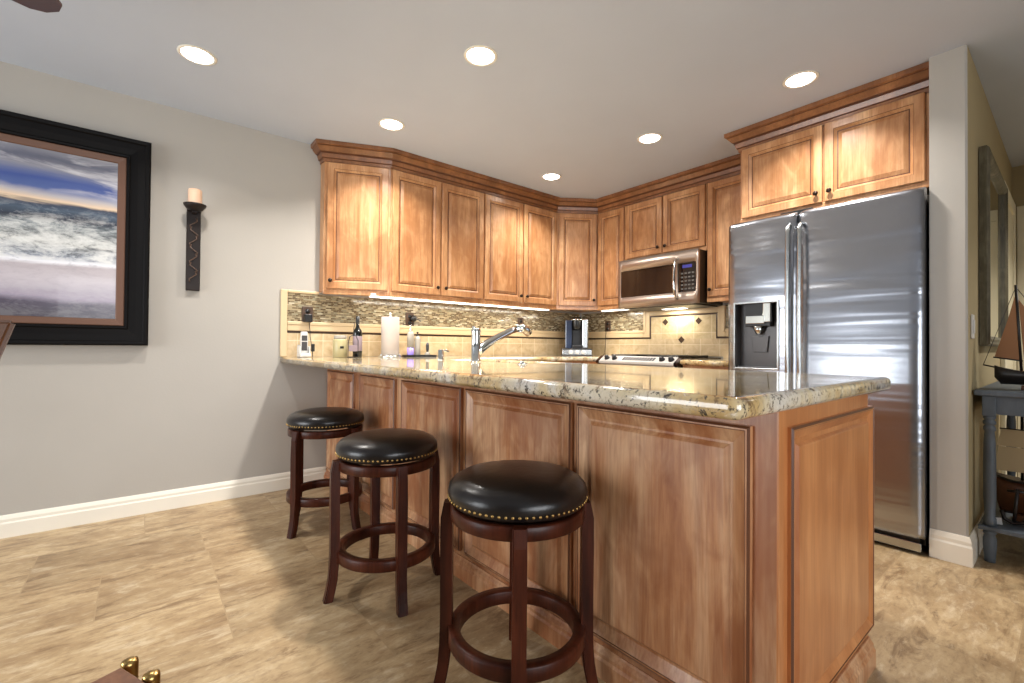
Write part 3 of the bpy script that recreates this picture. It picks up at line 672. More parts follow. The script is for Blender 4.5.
# ------------------------------------------------------------------ microwave
mw = thing('microwave', 'stainless over the range microwave with a dark glass window', 'microwave', (-2.632, YB - 0.41, 1.352))
Wm, Hm = 0.770, 0.428
MB().box(0.003, Wm - 0.003, 0.022, 0.398, 0.006, Hm - 0.002, 0.004).build('casing', M['black'], mw)
mb = MB()      # gently bowed stainless front with openings for window and key panel
cols = [0.0, 0.03, 0.30, 0.578, 0.600, 0.752, Wm]; rows = [0.0, 0.095, 0.330, Hm]
bow = lambda x: -0.016 * (1 - ((x - Wm / 2) / (Wm / 2)) ** 2)
xs = sorted(set([round(i * Wm / 20, 4) for i in range(21)] + cols[1:-1]))
G = {(i, j): mb.bm.verts.new((x, bow(x), z)) for i, x in enumerate(xs) for j, z in enumerate(rows)}
Bk = {(i, j): mb.bm.verts.new((x, 0.022, z)) for i, x in enumerate(xs) for j, z in enumerate(rows)}
hole = lambda x: (0.03 <= x < 0.578) or (0.600 <= x < 0.752)
for i in range(len(xs) - 1):
    for j in range(3):
        if j == 1 and hole(xs[i]):
            for (a, b2_) in (((i, j), (i + 1, j)), ((i, j + 1), (i + 1, j + 1))): mb.face([G[a], G[b2_], Bk[b2_], Bk[a]])
            continue
        mb.face([G[i, j], G[i + 1, j], G[i + 1, j + 1], G[i, j + 1]], 0, True)
for i in range(len(xs) - 1):
    mb.face([G[i, 0], Bk[i, 0], Bk[i + 1, 0], G[i + 1, 0]]); mb.face([G[i, 3], G[i + 1, 3], Bk[i + 1, 3], Bk[i, 3]])
for j in range(3):
    mb.face([G[0, j], G[0, j + 1], Bk[0, j + 1], Bk[0, j]]); e = len(xs) - 1; mb.face([G[e, j], Bk[e, j], Bk[e, j + 1], G[e, j + 1]])
for xh in (0.03, 0.578, 0.600, 0.752):
    i = xs.index(xh); mb.face([G[i, 1], G[i, 2], Bk[i, 2], Bk[i, 1]])
dm = mb.build('door', M['steel3'], mw)
mb = MB(); mb.box(0.031, 0.577, 0.0005, 0.020, 0.096, 0.329); mb.build('window', M['glassblack'], mw)
mb = MB(); mb.box(0.601, 0.751, 0.0005, 0.020, 0.096, 0.329); kp = mb.build('control_panel', M['glassblack'], mw)
mb = MB(); mb.box(0.635, 0.715, -0.002, 0.0015, 0.288, 0.312); mb.build('display', M['display'], kp)
mb = MB()
for r in range(5):
    for c in range(4): mb.box(0.622 + c * 0.031, 0.642 + c * 0.031, -0.001, 0.0015, 0.115 + r * 0.031, 0.127 + r * 0.031)
mb.build('keypad', M['key'], kp)
mb = MB(); mb.tube([(0.598, -0.012, 0.045), (0.597, -0.040, 0.06), (0.594, -0.056, 0.13), (0.593, -0.060, 0.205), (0.594, -0.056, 0.28), (0.597, -0.040, 0.355), (0.598, -0.012, 0.37)], 0.011, 12)
mb.build('handle', M['chrome'], mw)
mb = MB(); mb.box(0.04, Wm - 0.04, 0.03, 0.38, -0.006, 0.006); mb.build('vent_grille', M['darkgrey'], mw)
MB().box(0.28, 0.49, 0.26, 0.33, -0.009, -0.0062, 0.001).build('cooktop_lamp', M['strip'], mw)
area_light('light_source', (0.385, 0.295, -0.012), (0, 0, -1), 0.20, 0.06, 3.0, (1, 0.93, 0.82), parent=mw)

# ------------------------------------------------------------------ range
rg = thing('range', 'stainless slide-in range with black knobs along its front edge', 'range', (-2.657, YB, 0))
Wr = 0.786
MB().box(0.003, Wr - 0.003, -0.64, -0.03, 0.03, 0.895).build('body', M['steel2'], rg)
MB().box(0.002, Wr - 0.002, -0.60, -0.02, 0.895, 0.922, 0.004).build('cooktop', M['glassblack'], rg)
mb = MB(); mb.prism_xz([(0, 0), (1, 0), (1, 1), (0, 1)], 0, 1); mb.bm.free(); mb = MB()
prof = [(-0.645, 0.842), (-0.685, 0.868), (-0.685, 0.885), (-0.615, 0.929), (-0.600, 0.929), (-0.600, 0.842)]
A = [mb.bm.verts.new((0.035, y, z)) for y, z in prof]; B = [mb.bm.verts.new((Wr - 0.035, y, z)) for y, z in prof]
mb.face(A[::-1]); mb.face(B)
for i in range(6): mb.face([A[i], A[(i + 1) % 6], B[(i + 1) % 6], B[i]])
cp = mb.build('control_panel', M['pale_reflection'], rg)
for xa, xb in ((0.0, 0.0345), (Wr - 0.0345, Wr)):
    mb = MB(); A = [mb.bm.verts.new((xa, y, z)) for y, z in prof]; B = [mb.bm.verts.new((xb, y, z)) for y, z in prof]
    mb.face(A[::-1]); mb.face(B)
    for i in range(6): mb.face([A[i], A[(i + 1) % 6], B[(i + 1) % 6], B[i]])
    mb.build('end_cap', M['glassblack'], rg)
slope = math.atan2(0.044, 0.070); KA = Matrix.Rotation(slope, 3, 'X')
for kx in (0.100, 0.180, 0.635, 0.715):
    MB().lathe([(0.024, 0), (0.024, 0.006), (0.019, 0.010), (0.017, 0.026), (0.013, 0.030), (0, 0.030)], (0, 0, 0), 18, ax=KA).build('knob', M['black'], rg, (kx, -0.652, 0.9065))
mb = MB()
for i in range(12):
    x = 0.265 + i * 0.026; mb.box(x, x + 0.017, -0.668, -0.632, 0.894, 0.899)
mb.build('vent_slots', M['darkgrey'], rg).rotation_euler = (0, 0, 0)
for o_ in kids(rg):
    if o_.name.startswith('vent_slots'):
        me = o_.data
        for v in me.vertices: v.co.z += (v.co.y + 0.650) * math.tan(slope) + 0.0115
for gx in (0.06, 0.42):
    g = MB()
    for i in range(4): g.box(gx + i * 0.09, gx + i * 0.09 + 0.012, -0.55, -0.08, 0.924, 0.940, 0.003)
    for y in (-0.55, -0.32, -0.09): g.box(gx, gx + 0.282, y, y + 0.012, 0.922, 0.936, 0.003)
    g.build('grate', M['black'], rg)
od = MB().box(0.01, Wr - 0.01, -0.672, -0.642, 0.20, 0.83, 0.006).build('oven_door', M['steel2'], rg)
MB().tube([(0.07, -0.675, 0.76), (0.08, -0.71, 0.76), (Wr - 0.08, -0.71, 0.76), (Wr - 0.07, -0.675, 0.76)], 0.011).build('handle', M['chrome'], od)
MB().box(0.13, Wr - 0.13, -0.675, -0.6715, 0.36, 0.66, 0.001).build('window', M['glassblack'], od)
MB().box(0.01, Wr - 0.01, -0.668, -0.642, 0.04, 0.19, 0.006).build('drawer', M['steel2'], rg)
for fx in (0.05, Wr - 0.09): MB().box(fx, fx + 0.04, -0.6, -0.56, 0, 0.03).build('foot', M['black'], rg)

# ------------------------------------------------------------------ refrigerator
FX0, FW = -1.425, 0.955
FY = 2.945
fr = thing('refrigerator', 'tall stainless side by side refrigerator with a water dispenser in its left door', 'refrigerator', (FX0, FY, 0))
MB().box(0.006, FW - 0.004, 0.075, 0.80, 0.03, 1.785, 0.006).build('cabinet', M['black'], fr)
def fridge_door(x0, x1, z0, z1, hole=None, label=None):
    w = x1 - x0; mb = MB(); N = 18
    xs = [w * i / N for i in range(N + 1)]
    if hole: xs = sorted(set([round(x, 4) for x in xs if abs(x - hole[0]) > 0.008 and abs(x - hole[1]) > 0.008] + [hole[0], hole[1]]))
    zs = [z0, z0 + 0.02, z1 - 0.03, z1 - 0.012, z1]
    if hole: zs = sorted(zs + [hole[2], hole[3]])
    def yy(x, z):
        t = 2 * x / w - 1; y = -0.014 * (1 - t * t) + 0.010 * max(0, abs(t) - 0.95) / 0.05 * max(0, abs(t) - 0.95) / 0.05
        if z > z1 - 0.031: y += {0: 0, 1: 0.006, 2: 0.022}[0 if z < z1 - 0.02 else (1 if z < z1 - 0.006 else 2)]
        return y
    G = {(i, j): mb.bm.verts.new((x, yy(x, z), z)) for i, x in enumerate(xs) for j, z in enumerate(zs)}
    nx, nz = len(xs) - 1, len(zs) - 1
    for i in range(nx):
        for j in range(nz):
            if hole and hole[0] - 1e-5 <= xs[i] < hole[1] - 1e-5 and hole[2] - 1e-5 <= zs[j] < hole[3] - 1e-5: continue
            mb.face([G[i, j], G[i + 1, j], G[i + 1, j + 1], G[i, j + 1]], 0, True)
    bk = lambda x, z: mb.bm.verts.new((x, 0.07, z))
    rim = [(i, 0) for i in range(nx)] + [(nx, j) for j in range(nz)] + [(i, nz) for i in range(nx, 0, -1)] + [(0, j) for j in range(nz, 0, -1)]
    bv = [bk(xs[i], zs[j]) for i, j in rim]
    for k in range(len(rim)):
        a, b = rim[k], rim[(k + 1) % len(rim)]
        mb.face([G[b], G[a], bv[k], bv[(k + 1) % len(rim)]])
    mb.face(bv[::-1])
    return mb.build('door', M['steel'], fr, (x0, 0, 0))
HL = (0.052, 0.304, 0.878, 1.282)
d1 = fridge_door(0.0, 0.398, 0.085, 1.80, HL)
d2 = fridge_door(0.406, FW, 0.085, 1.80)
# dispenser: recess liner, rim, spout block, paddle, drip tray
mb = MB(); a, b, c, d = HL
def q(*p): mb.face([mb.bm.verts.new(v) for v in p])
yb, y0 = 0.062, -0.010
q((a, yb, c), (b, yb, c), (b, yb, d), (a, yb, d)); q((a, y0, c), (b, y0, c), (b, yb, c), (a, yb, c)); q((a, y0, d), (a, yb, d), (b, yb, d), (b, y0, d))
q((a, y0, c), (a, yb, c), (a, yb, d), (a, y0, d)); q((b, y0, c), (b, y0, d), (b, yb, d), (b, yb, c))
dr = mb.build('dispenser_recess', M['darksteel'], d1)
mb = MB()
for x0, x1, z0, z1 in ((a - 0.008, a + 0.004, c - 0.008, d + 0.008), (b - 0.004, b + 0.008, c - 0.008, d + 0.008), (a, b, c - 0.008, c + 0.004), (a, b, d - 0.004, d + 0.008)):
    mb.box(x0, x1, -0.019, 0.0, z0, z1, 0.002)
mb.build('dispenser_rim', M['steel2'], d1)
mb = MB(); mb.box(a + 0.05, b - 0.05, 0.012, 0.06, d - 0.145, d - 0.001, 0.004); mb.build('spout_housing', M['black'], d1)
mb = MB(); mb.box(a + 0.062, b - 0.078, -0.006, 0.012, d - 0.128, d - 0.080, 0.003); mb.box(b - 0.088, b - 0.044, -0.004, 0.02, d - 0.120, d - 0.004, 0.003); mb.build('spout_trim', M['chrome'], d1)
MB().lathe([(0.034, 0.0), (0.022, -0.03), (0.014, -0.05), (0, -0.05)], ((a + b) / 2, 0.03, d - 0.145), 16).build('spout', M['chrome'], d1)
mb = MB(); mb.prism_xz([(a + 0.085, c + 0.10), (b - 0.085, c + 0.10), (b - 0.075, c + 0.20), (a + 0.075, c + 0.20)], 0.050, 0.058, 0.002); mb.build('paddle', M['darksteel'], d1)
MB().box(a + 0.01, b - 0.01, 0.0, 0.058, c + 0.001, c + 0.012, 0.003).build('drip_tray', M['darkgrey'], d1)
for dd_, hx in ((d1, 0.366), (d2, 0.022)):
    pts = [(hx, -0.008, 0.70), (hx, -0.034, 0.72)] + [(hx, -0.040 - 0.010 * math.sin(PI * i / 8), 0.75 + 0.93 * i / 8) for i in range(9)] + [(hx, -0.034, 1.705), (hx, -0.008, 1.725)]
    MB().tube(pts, 0.012, 12).build('handle', M['steel2'], dd_)
MB().box(0.02, FW - 0.02, 0.02, 0.074, 0.012, 0.080).build('base_grille', M['black'], fr)
MB().box(0.012, FW - 0.012, -0.002, 0.018, 0.020, 0.062, 0.004).build('toe_plate', M['steel2'], fr)
for fx in (0.06, FW - 0.10): MB().box(fx, fx + 0.04, 0.10, 0.14, 0, 0.03).build('foot', M['black'], fr)
MB().box(0.30, 0.47, 0.03, 0.10, 1.7855, 1.812, 0.003).build('hinge_cover', M['black'], fr)

# ------------------------------------------------------------------ bar stools
def make_stool():
    t = thing('bar_stool', '', 'stool', (0, 0, 0), 0, 'round leather bar stools at the peninsula')
    cu = MB().lathe([(0.0, 0.5505), (0.150, 0.5505), (0.193, 0.553), (0.199, 0.560), (0.203, 0.572), (0.2045, 0.584), (0.201, 0.598), (0.190, 0.612), (0.166, 0.625), (0.125, 0.634), (0.07, 0.638), (0, 0.639)], seg=64).build('seat_cushion', M['leather'], t)
    n0 = MB().lathe([(0.0044, 0), (0.0042, 0.0015), (0.003, 0.003), (0, 0.0036)], seg=8, ax=Matrix.Rotation(PI / 2, 3, 'Y')).build('nailhead', M['brass'], cu)
    NN = 72
    for i in range(NN):
        o = n0 if i == 0 else n0.copy()
        if i: COL.objects.link(o); o.parent = cu
        a = 2 * PI * i / NN; o.location = (0.2015 * math.cos(a), 0.2015 * math.sin(a), 0.568); o.rotation_euler = (0, 0, a)
    MB().lathe([(0.115, 0.5465), (0.12, 0.5505), (0.12, 0.5400), (0.1, 0.5400)], seg=32).build('swivel_plate', M['darkiron'], t)
    MB().lathe([(0.165, 0.505), (0.194, 0.505), (0.1965, 0.508), (0.1965, 0.540), (0.194, 0.543), (0.165, 0.543), (0.165, 0.505)], seg=64).build('seat_ring', M['espresso'], t)
    MB().lathe([(0.168, 0.150), (0.196, 0.150), (0.199, 0.154), (0.199, 0.188), (0.196, 0.192), (0.168, 0.192), (0.166, 0.188), (0.166, 0.154), (0.168, 0.150)], seg=64).build('footrest_ring', M['espresso'], t)
    prof = [(0.545, 0.0), (0.50, 0.001), (0.40, 0.001), (0.26, 0.0), (0.19, 0.000), (0.13, 0.002), (0.08, 0.006), (0.04, 0.013), (0.0, 0.022)]
    for k in range(4):
        mb = MB(); rings = []
        for i, (z, o) in enumerate(prof):
            w = 0.0185; i0 = 0.1885 + o; i1 = 0.223 + o if z < 0.53 else 0.219
            if z == 0.545: i1 = 0.215
            rings.append([mb.bm.verts.new(p) for p in ((i0, -w, z), (i1, -w, z), (i1, w, z), (i0, w, z))])
        for A, B in zip(rings, rings[1:]):
            for j in range(4): mb.face([A[j], A[(j + 1) % 4], B[(j + 1) % 4], B[j]])
        mb.face(rings[0]); mb.face(rings[-1][::-1])
        es = [e for e in mb.bm.edges if abs((e.verts[0].co - e.verts[1].co).y) < 1e-6 and abs(e.verts[0].co.z - e.verts[1].co.z) > 0.005]
        bmesh.ops.bevel(mb.bm, geom=es, offset=0.004, segments=2, affect='EDGES')
        mb.build('leg', M['espresso'], t, (0, 0, 0), k * PI / 2)
    return t
st0 = make_stool()
for i, (x, y, a, lab) in enumerate(((-1.044, 0.871, math.radians(52), 'black leather bar stool nearest the camera with brass nailheads'),
                                    (-1.812, 0.806, math.radians(-9), 'middle black leather bar stool of the three along the peninsula'),
                                    (-2.680, 0.822, math.radians(28), 'far bar stool closest to the left wall under the worktop end'))):
    s = st0 if i == 0 else copy_tree(st0)
    s.location = (x, y, 0); s.rotation_euler = (0, 0, a); s['label'] = lab

# ------------------------------------------------------------------ seascape picture
pw, pz0, pz1, pr_ = 1.62, 0.988, 2.178, 0.034
pic = thing('framed_picture', 'large framed seascape with breaking waves in a black frame on the left wall', 'picture', (XL, pr_ - pw / 2, (pz0 + pz1) / 2), PI / 2)
hh = (pz1 - pz0) / 2; hw = pw / 2
def frame_mesh(mb, w, h, prof):
    """prof: (inset, protrusion) loops of a rectangular frame facing -y"""
    R = [[mb.bm.verts.new((sx * (w - i), -d, sz * (h - i))) for sx, sz in ((-1, -1), (1, -1), (1, 1), (-1, 1))] for i, d in prof]
    for A, B in zip(R, R[1:]):
        for k in range(4): mb.face([A[k], A[(k + 1) % 4], B[(k + 1) % 4], B[k]])
mb = MB(); frame_mesh(mb, hw, hh, [(0, 0.002), (0, 0.045), (0.008, 0.052), (0.022, 0.050), (0.028, 0.042), (0.060, 0.040), (0.092, 0.030), (0.098, 0.034), (0.108, 0.032), (0.112, 0.022), (0.112, 0.004), (0, 0.002)]); mb.build('frame', M['frameblack'], pic)
mb = MB(); frame_mesh(mb, hw - 0.1105, hh - 0.133 + 0.021, [(0, 0.004), (0, 0.024), (0.004, 0.026), (0.034, 0.022), (0.038, 0.018), (0.038, 0.004), (0, 0.004)]); mb.build('liner', M['copper'], pic)
cw, ch = hw - 0.148, hh - 0.149
PM = m_painting(cw * 2, -ch, ch * 2)
mb = MB(); mb.box(-cw, cw, -0.014, -0.004, 0, 2 * ch); mb.build('canvas', PM, pic, (0, 0, -ch))

# ------------------------------------------------------------------ candle sconce
sc_ = thing('wall_sconce', 'dark carved wooden candle sconce on the left wall beside the picture', 'sconce', (XL, 0.246, 1.33), PI / 2)
MB().box(-0.036, 0.036, -0.028, -0.001, 0.0, 0.50, 0.004).build('back_board', M['darkiron'], sc_)
mb = MB()
for i in range(7):
    z = 0.05 + i * 0.055; s_ = 1 if i % 2 else -1
    mb.tube([(0.016 * s_, -0.030, z), (0.020 * s_, -0.034, z + 0.02), (0.0, -0.036, z + 0.035), (-0.016 * s_, -0.034, z + 0.05), (-0.012 * s_, -0.030, z + 0.07)], 0.004, 6)
mb.build('carved_scroll', M['carve'], sc_)
MB().box(-0.007, 0.007, -0.02, -0.006, 0.50, 0.535).build('back_spike', M['darkiron'], sc_)
MB().lathe([(0.018, -0.035), (0.040, -0.028), (0.056, -0.008), (0.060, 0.004), (0.056, 0.004), (0.038, -0.016), (0, -0.020)], (0.0, -0.085, 0.515), 28).build('candle_dish', M['darkiron'], sc_)
MB().box(-0.012, 0.012, -0.09, -0.02, 0.470, 0.484).build('dish_arm', M['darkiron'], sc_)
cd = MB(); cd.lathe([(0.036, 0.0), (0.037, 0.01), (0.036, 0.105), (0.033, 0.113), (0.026, 0.108), (0, 0.106)], seg=24)
tag(cd.build('pillar_candle', M['candle'], None, (XL + 0.085, 0.246, 1.8265)), 'thick cream pillar candle standing on the wall sconce', 'candle')

# ------------------------------------------------------------------ things on the worktop, left wall
ZT = CT + 0.0005
cr = thing('phone_cradle', 'white cordless phone cradle at the left end of the worktop', 'phone cradle', (-3.36, 0.875, ZT), PI / 2)
mb = MB(); mb.box(-0.036, 0.036, -0.05, 0.045, 0.0, 0.028, 0.008); mb.build('base', M['whiteplastic'], cr)
mb = MB(); mb.box(-0.034, 0.034, 0.020, 0.042, 0.026, 0.085, 0.006); mb.box(-0.036, -0.026, -0.030, 0.040, 0.026, 0.075, 0.004); mb.box(0.026, 0.036, -0.030, 0.040, 0.026, 0.075, 0.004); mb.build('holder', M['whiteplastic'], cr)
ph = thing('cordless_phone', 'silver and grey cordless handset standing in the white cradle', 'phone', (-3.36, 0.875, ZT + 0.0285), PI / 2)
mb = MB(); mb.prism_xz([(-0.022, 0), (0.022, 0), (0.024, 0.10), (0.020, 0.148), (-0.020, 0.148), (-0.024, 0.10)], -0.012, 0.014, 0.005); mb.build('handset', M['whiteplastic'], ph)
MB().box(-0.018, 0.018, -0.0145, -0.0115, 0.085, 0.122, 0.001).build('screen', M['darkgrey'], ph)
MB().box(-0.018, 0.018, -0.0145, -0.0115, 0.018, 0.078, 0.001).build('keypad', M['darkgrey'], ph)

def outlet(label, loc, rz, group='brown wall outlets'):
    t = thing('wall_outlet', label, 'outlet', loc, rz, group)
    MB().box(-0.037, 0.037, -0.007, -0.0005, -0.059, 0.059, 0.003).build('cover_plate', M['brownplate'], t)
    for z in (-0.026, 0.026): MB().lathe([(0.017, 0), (0.017, 0.003), (0, 0.003)], (0, 0, 0), 16, ax=RX).build('socket', M['black'], t, (0, -0.0065, z))
XS = XL + 0.0085
outlet('brown wall outlet at the left end of the mosaic above the phone', (XS, 0.921, 1.214), PI / 2)
outlet('brown wall outlet on the mosaic right of the paper towels', (XS, 1.716, 1.213), PI / 2)
outlet('brown wall outlet on the mosaic right of the faucet tip', (XS, 2.906, 1.225), PI / 2)
outlet('brown wall outlet right of the coffee maker', (-3.075, YB - 0.0085, 1.218), 0)
ad = thing('power_adapter', 'black plug adapter with a cord hanging to the phone', 'adapter', (XS + 0.010, 0.918, 1.188), PI / 2)
MB().box(-0.026, 0.026, -0.038, 0.0, -0.028, 0.028, 0.005).build('plug_body', M['black'], ad)
MB().tube([(0.008, -0.02, -0.028), (0.012, -0.025, -0.07), (0.016, -0.022, -0.13), (0.022, -0.03, -0.18), (0.03, -0.035, -0.235), (0.03, -0.036, -0.272)], 0.0025, 6).build('cord', M['black'], ad)
MB().box(0.020, 0.042, -0.048, -0.026, -0.235, -0.180, 0.004).build('cord_block', M['black'], ad)
ch_ = thing('power_adapter', 'black round charger plugged in above the soap tray', 'adapter', (XS + 0.010, 1.735, 1.222), PI / 2)
MB().lathe([(0.026, 0), (0.026, 0.03), (0.020, 0.042), (0, 0.042)], (0, 0, 0), 18, ax=RX).build('plug_body', M['black'], ch_)
MB().tube([(0.02, -0.02, 0.0), (0.05, -0.03, -0.01), (0.06, -0.032, -0.02)], 0.004, 6).build('cord', M['black'], ch_)

jar = thing('canister', 'squat cream canister with a dark motif left of the wine bottle', 'canister', (-3.30, 1.101, ZT), PI / 2)
MB().lathe([(0.046, 0), (0.049, 0.004), (0.049, 0.118), (0.044, 0.128)], seg=32).build('jar', M['creamjar'], jar)
MB().lathe([(0.041, 0.1285), (0.043, 0.132), (0.043, 0.150), (0.038, 0.155), (0, 0.155)], seg=32).build('lid', M['dish'], jar)
MB().box(-0.016, 0.010, -0.0505, -0.0475, 0.062, 0.078, 0.001).build('motif', M['black'], jar)
wb = thing('wine_bottle', 'dark wine bottle with a pale label beside the canister', 'bottle', (-3.28, 1.218, ZT), PI / 2)
MB().lathe([(0.020, 0.003), (0.030, 0.0), (0.0325, 0.006), (0.0325, 0.175), (0.029, 0.192), (0.016, 0.212), (0.0125, 0.225), (0.0125, 0.245)], seg=28).build('bottle', M['wine'], wb)
MB().lathe([(0.0135, 0.2455), (0.0138, 0.246), (0.0138, 0.296), (0, 0.297)], seg=20).build('foil_cap', M['black'], wb)
MB().lathe([(0.0328, 0.045), (0.0332, 0.046), (0.0332, 0.150), (0.0328, 0.151)], seg=28).build('label', M['label'], wb)
# small wire display stand with a card between canister and bottle
wf = thing('card_holder', 'dark wire frame holding a small pale card in front of the wine bottle', 'card holder', (-3.225, 1.168, ZT), PI / 2)
MB().tube([(-0.036, 0, 0.004), (-0.036, 0, 0.10), (-0.026, 0, 0.145), (0.0, 0, 0.160), (0.018, 0, 0.150), (0.034, 0, 0.12), (0.034, 0, 0.004)], 0.0028, 6, closed=True).build('wire_frame', M['black'], wf)
MB().tube([(0.0, 0, 0.158), (0.002, 0, 0.20), (0.008, 0, 0.235), (0.0, 0, 0.245)], 0.0025, 6).build('wire_finial', M['black'], wf)
MB().box(-0.030, 0.030, -0.005, 0.005, 0.042, 0.085, 0.002).build('card', M['label'], wf)
MB().box(-0.036, 0.036, -0.025, 0.025, 0.0, 0.0035).build('base', M['black'], wf)

pt = thing('paper_towel_holder', 'chrome paper towel holder on the worktop near the sink', 'holder', (-3.25, 1.455, ZT), PI / 2)
MB().lathe([(0.085, 0), (0.088, 0.004), (0.080, 0.012), (0.03, 0.016), (0.0085, 0.018), (0.0085, 0.318), (0.012, 0.326), (0, 0.332)], seg=32).build('stand', M['chrome'], pt)
for i in range(5):
    a = PI + i * PI / 4
    MB().lathe([(0.012, 0), (0.010, 0.010), (0, 0.014)], (0.07 * math.cos(a), 0.07 * math.sin(a), 0.010), 12).build('knob_foot', M['chrome'], pt)
pr2 = MB(); pr2.lathe([(0.022, 0.0), (0.064, 0.0), (0.066, 0.003), (0.066, 0.277), (0.064, 0.280), (0.022, 0.280), (0.020, 0.277), (0.020, 0.003), (0.022, 0.0)], seg=40)
tag(pr2.build('paper_towel_roll', M['paper'], None, (-3.25, 1.455, ZT + 0.0185)), 'white paper towel roll standing on the chrome holder', 'paper towels')

tr = thing('soap_tray', 'black rectangular tray holding soap bottles right of the paper towels', 'tray', (-3.20, 1.674, ZT), PI / 2)
mb = MB(); mb.box(-0.122, 0.122, -0.05, 0.05, 0.0, 0.008, 0.002)
for x0, x1, y0, y1 in ((-0.122, 0.122, -0.05, -0.046), (-0.122, 0.122, 0.046, 0.05), (-0.122, -0.118, -0.046, 0.046), (0.118, 0.122, -0.046, 0.046)): mb.box(x0, x1, y0, y1, 0.008, 0.016, 0.001)
mb.build('tray', M['black'], tr)
ZY = ZT + 0.0085
sb1 = thing('soap_bottle', 'tall clear pump bottle with violet soap on the black tray', 'bottle', (-3.20, 1.597, ZY))
MB().lathe([(0.024, 0), (0.026, 0.004), (0.026, 0.062)], seg=24).build('soap', M['violet'], sb1)
MB().lathe([(0.026, 0.0625), (0.026, 0.165), (0.018, 0.182), (0.012, 0.186)], seg=24).build('bottle', M['dish'], sb1)
MB().lathe([(0.012, 0.1865), (0.013, 0.200), (0.005, 0.202), (0.005, 0.222), (0.010, 0.224), (0.010, 0.232), (0, 0.232)], seg=16).build('pump', M['chrome'], sb1)
sb2 = thing('soap_bottle', 'slimmer pale pump bottle on the middle of the black tray', 'bottle', (-3.20, 1.655, ZY))
MB().lathe([(0.021, 0), (0.023, 0.004), (0.023, 0.13), (0.014, 0.15)], seg=24).build('bottle', M['dish'], sb2)
MB().lathe([(0.012, 0.1505), (0.012, 0.160), (0.004, 0.162), (0.004, 0.176), (0.009, 0.177), (0.009, 0.184), (0, 0.184)], seg=16).build('pump', M['black'], sb2)
br_ = thing('scrub_brush', 'small dish brush standing at the right end of the black tray', 'brush', (-3.20, 1.742, ZY))
MB().lathe([(0.020, 0), (0.022, 0.01), (0.018, 0.022), (0.010, 0.030)], seg=18).build('bristle_head', M['dish'], br_)
MB().lathe([(0.009, 0.0305), (0.012, 0.05), (0.013, 0.08), (0.008, 0.102), (0, 0.104)], seg=18).build('handle', M['darkgrey'], br_)

sd = thing('soap_dispenser', 'short chrome soap dispenser set in the worktop left of the faucet', 'soap dispenser', (-2.46, 1.43, ZT))
MB().lathe([(0.022, 0), (0.022, 0.004), (0.018, 0.007), (0.018, 0.058), (0.014, 0.064), (0, 0.066)], seg=24).build('body', M['chrome'], sd)
MB().tube([(0, 0, 0.055), (0, 0.03, 0.058), (0, 0.055, 0.052)], 0.006, 8).build('spout', M['chrome'], sd)
fa = thing('faucet', 'chrome kitchen faucet with an upright body and rising pull-out spout', 'faucet', (-2.09, 1.435, ZT))
MB().lathe([(0.031, 0), (0.031, 0.006), (0.026, 0.010), (0.025, 0.150), (0.027, 0.160), (0.027, 0.178), (0.022, 0.186), (0, 0.188)], seg=32).build('body', M['chrome'], fa)
MB().tube([(0, 0.0, 0.04), (0, 0.035, 0.075), (0, 0.085, 0.105), (0, 0.16, 0.140), (0, 0.25, 0.178), (0, 0.305, 0.193)], [0.025, 0.026, 0.024, 0.021, 0.0195, 0.0195], 16).build('spout', M['chrome'], fa)
MB().tube([(0, 0.296, 0.192), (0, 0.335, 0.196), (0, 0.365, 0.186), (0, 0.388, 0.164)], [0.021, 0.026, 0.027, 0.023], 16).build('spray_head', M['chrome'], fa)
MB().tube([(0.0, 0.02, 0.172), (0.0, -0.01, 0.186), (0.0, -0.022, 0.19)], [0.008, 0.009, 0.007], 10).build('lever', M['chrome'], fa)
sc2 = MB(); sc2.lathe([(0.024, 0), (0.024, 0.004), (0.012, 0.010), (0.010, 0.016), (0, 0.017)], seg=20)
tag(sc2.build('air_gap_cap', M['chrome'], None, (-1.70, 1.44, ZT)), 'small chrome cap on the worktop right of the faucet', 'cap')

# ------------------------------------------------------------------ coffee corner
ca_ = math.radians(47)
CX, CY = -3.245, 3.475
dwr = thing('pod_drawer', 'low chrome and glass coffee pod drawer under the coffee maker', 'drawer', (CX, CY, ZT), ca_)
MB().box(-0.15, 0.15, -0.145, 0.12, 0.0, 0.008, 0.002).build('base', M['darkgrey'], dwr)
MB().box(-0.15, 0.15, -0.145, 0.12, 0.062, 0.070, 0.002).build('top', M['darkgrey'], dwr)
MB().box(-0.145, 0.145, -0.14, 0.115, 0.009, 0.061, 0.003).build('drawer', M['steel2'], dwr)
for i in range(3):
    MB().lathe([(0.022, 0), (0.022, 0.004), (0.016, 0.006), (0, 0.006)], (0, 0, 0), 16, ax=RX).build('pod', M['whiteplastic'], dwr, (-0.06 + i * 0.06, -0.1405, 0.036))
ck = thing('coffee_maker', 'silver and black pod coffee maker in the corner of the worktop', 'coffee maker', (CX, CY, ZT + 0.0705), ca_)
MB().box(-0.048, 0.112, 0.0, 0.11, 0.0, 0.30, 0.012).build('body', M['darkgrey'], ck)
MB().box(0.052, 0.114, -0.10, -0.001, 0.0, 0.30, 0.012).build('side_housing', M['steel2'], ck)
MB().box(-0.048, 0.050, -0.12, -0.001, 0.0, 0.035, 0.006).build('drip_tray', M['black'], ck)
MB().lathe([(0.034, 0.19), (0.044, 0.20), (0.050, 0.24), (0.052, 0.30), (0.046, 0.318), (0, 0.322)], (0.0, -0.055, 0), 24).build('brew_head', M['black'], ck)
MB().tube([(-0.05, -0.05, 0.285), (-0.05, -0.108, 0.292), (0.05, -0.108, 0.292), (0.05, -0.05, 0.285)], 0.008, 8).build('handle', M['chrome'], ck)
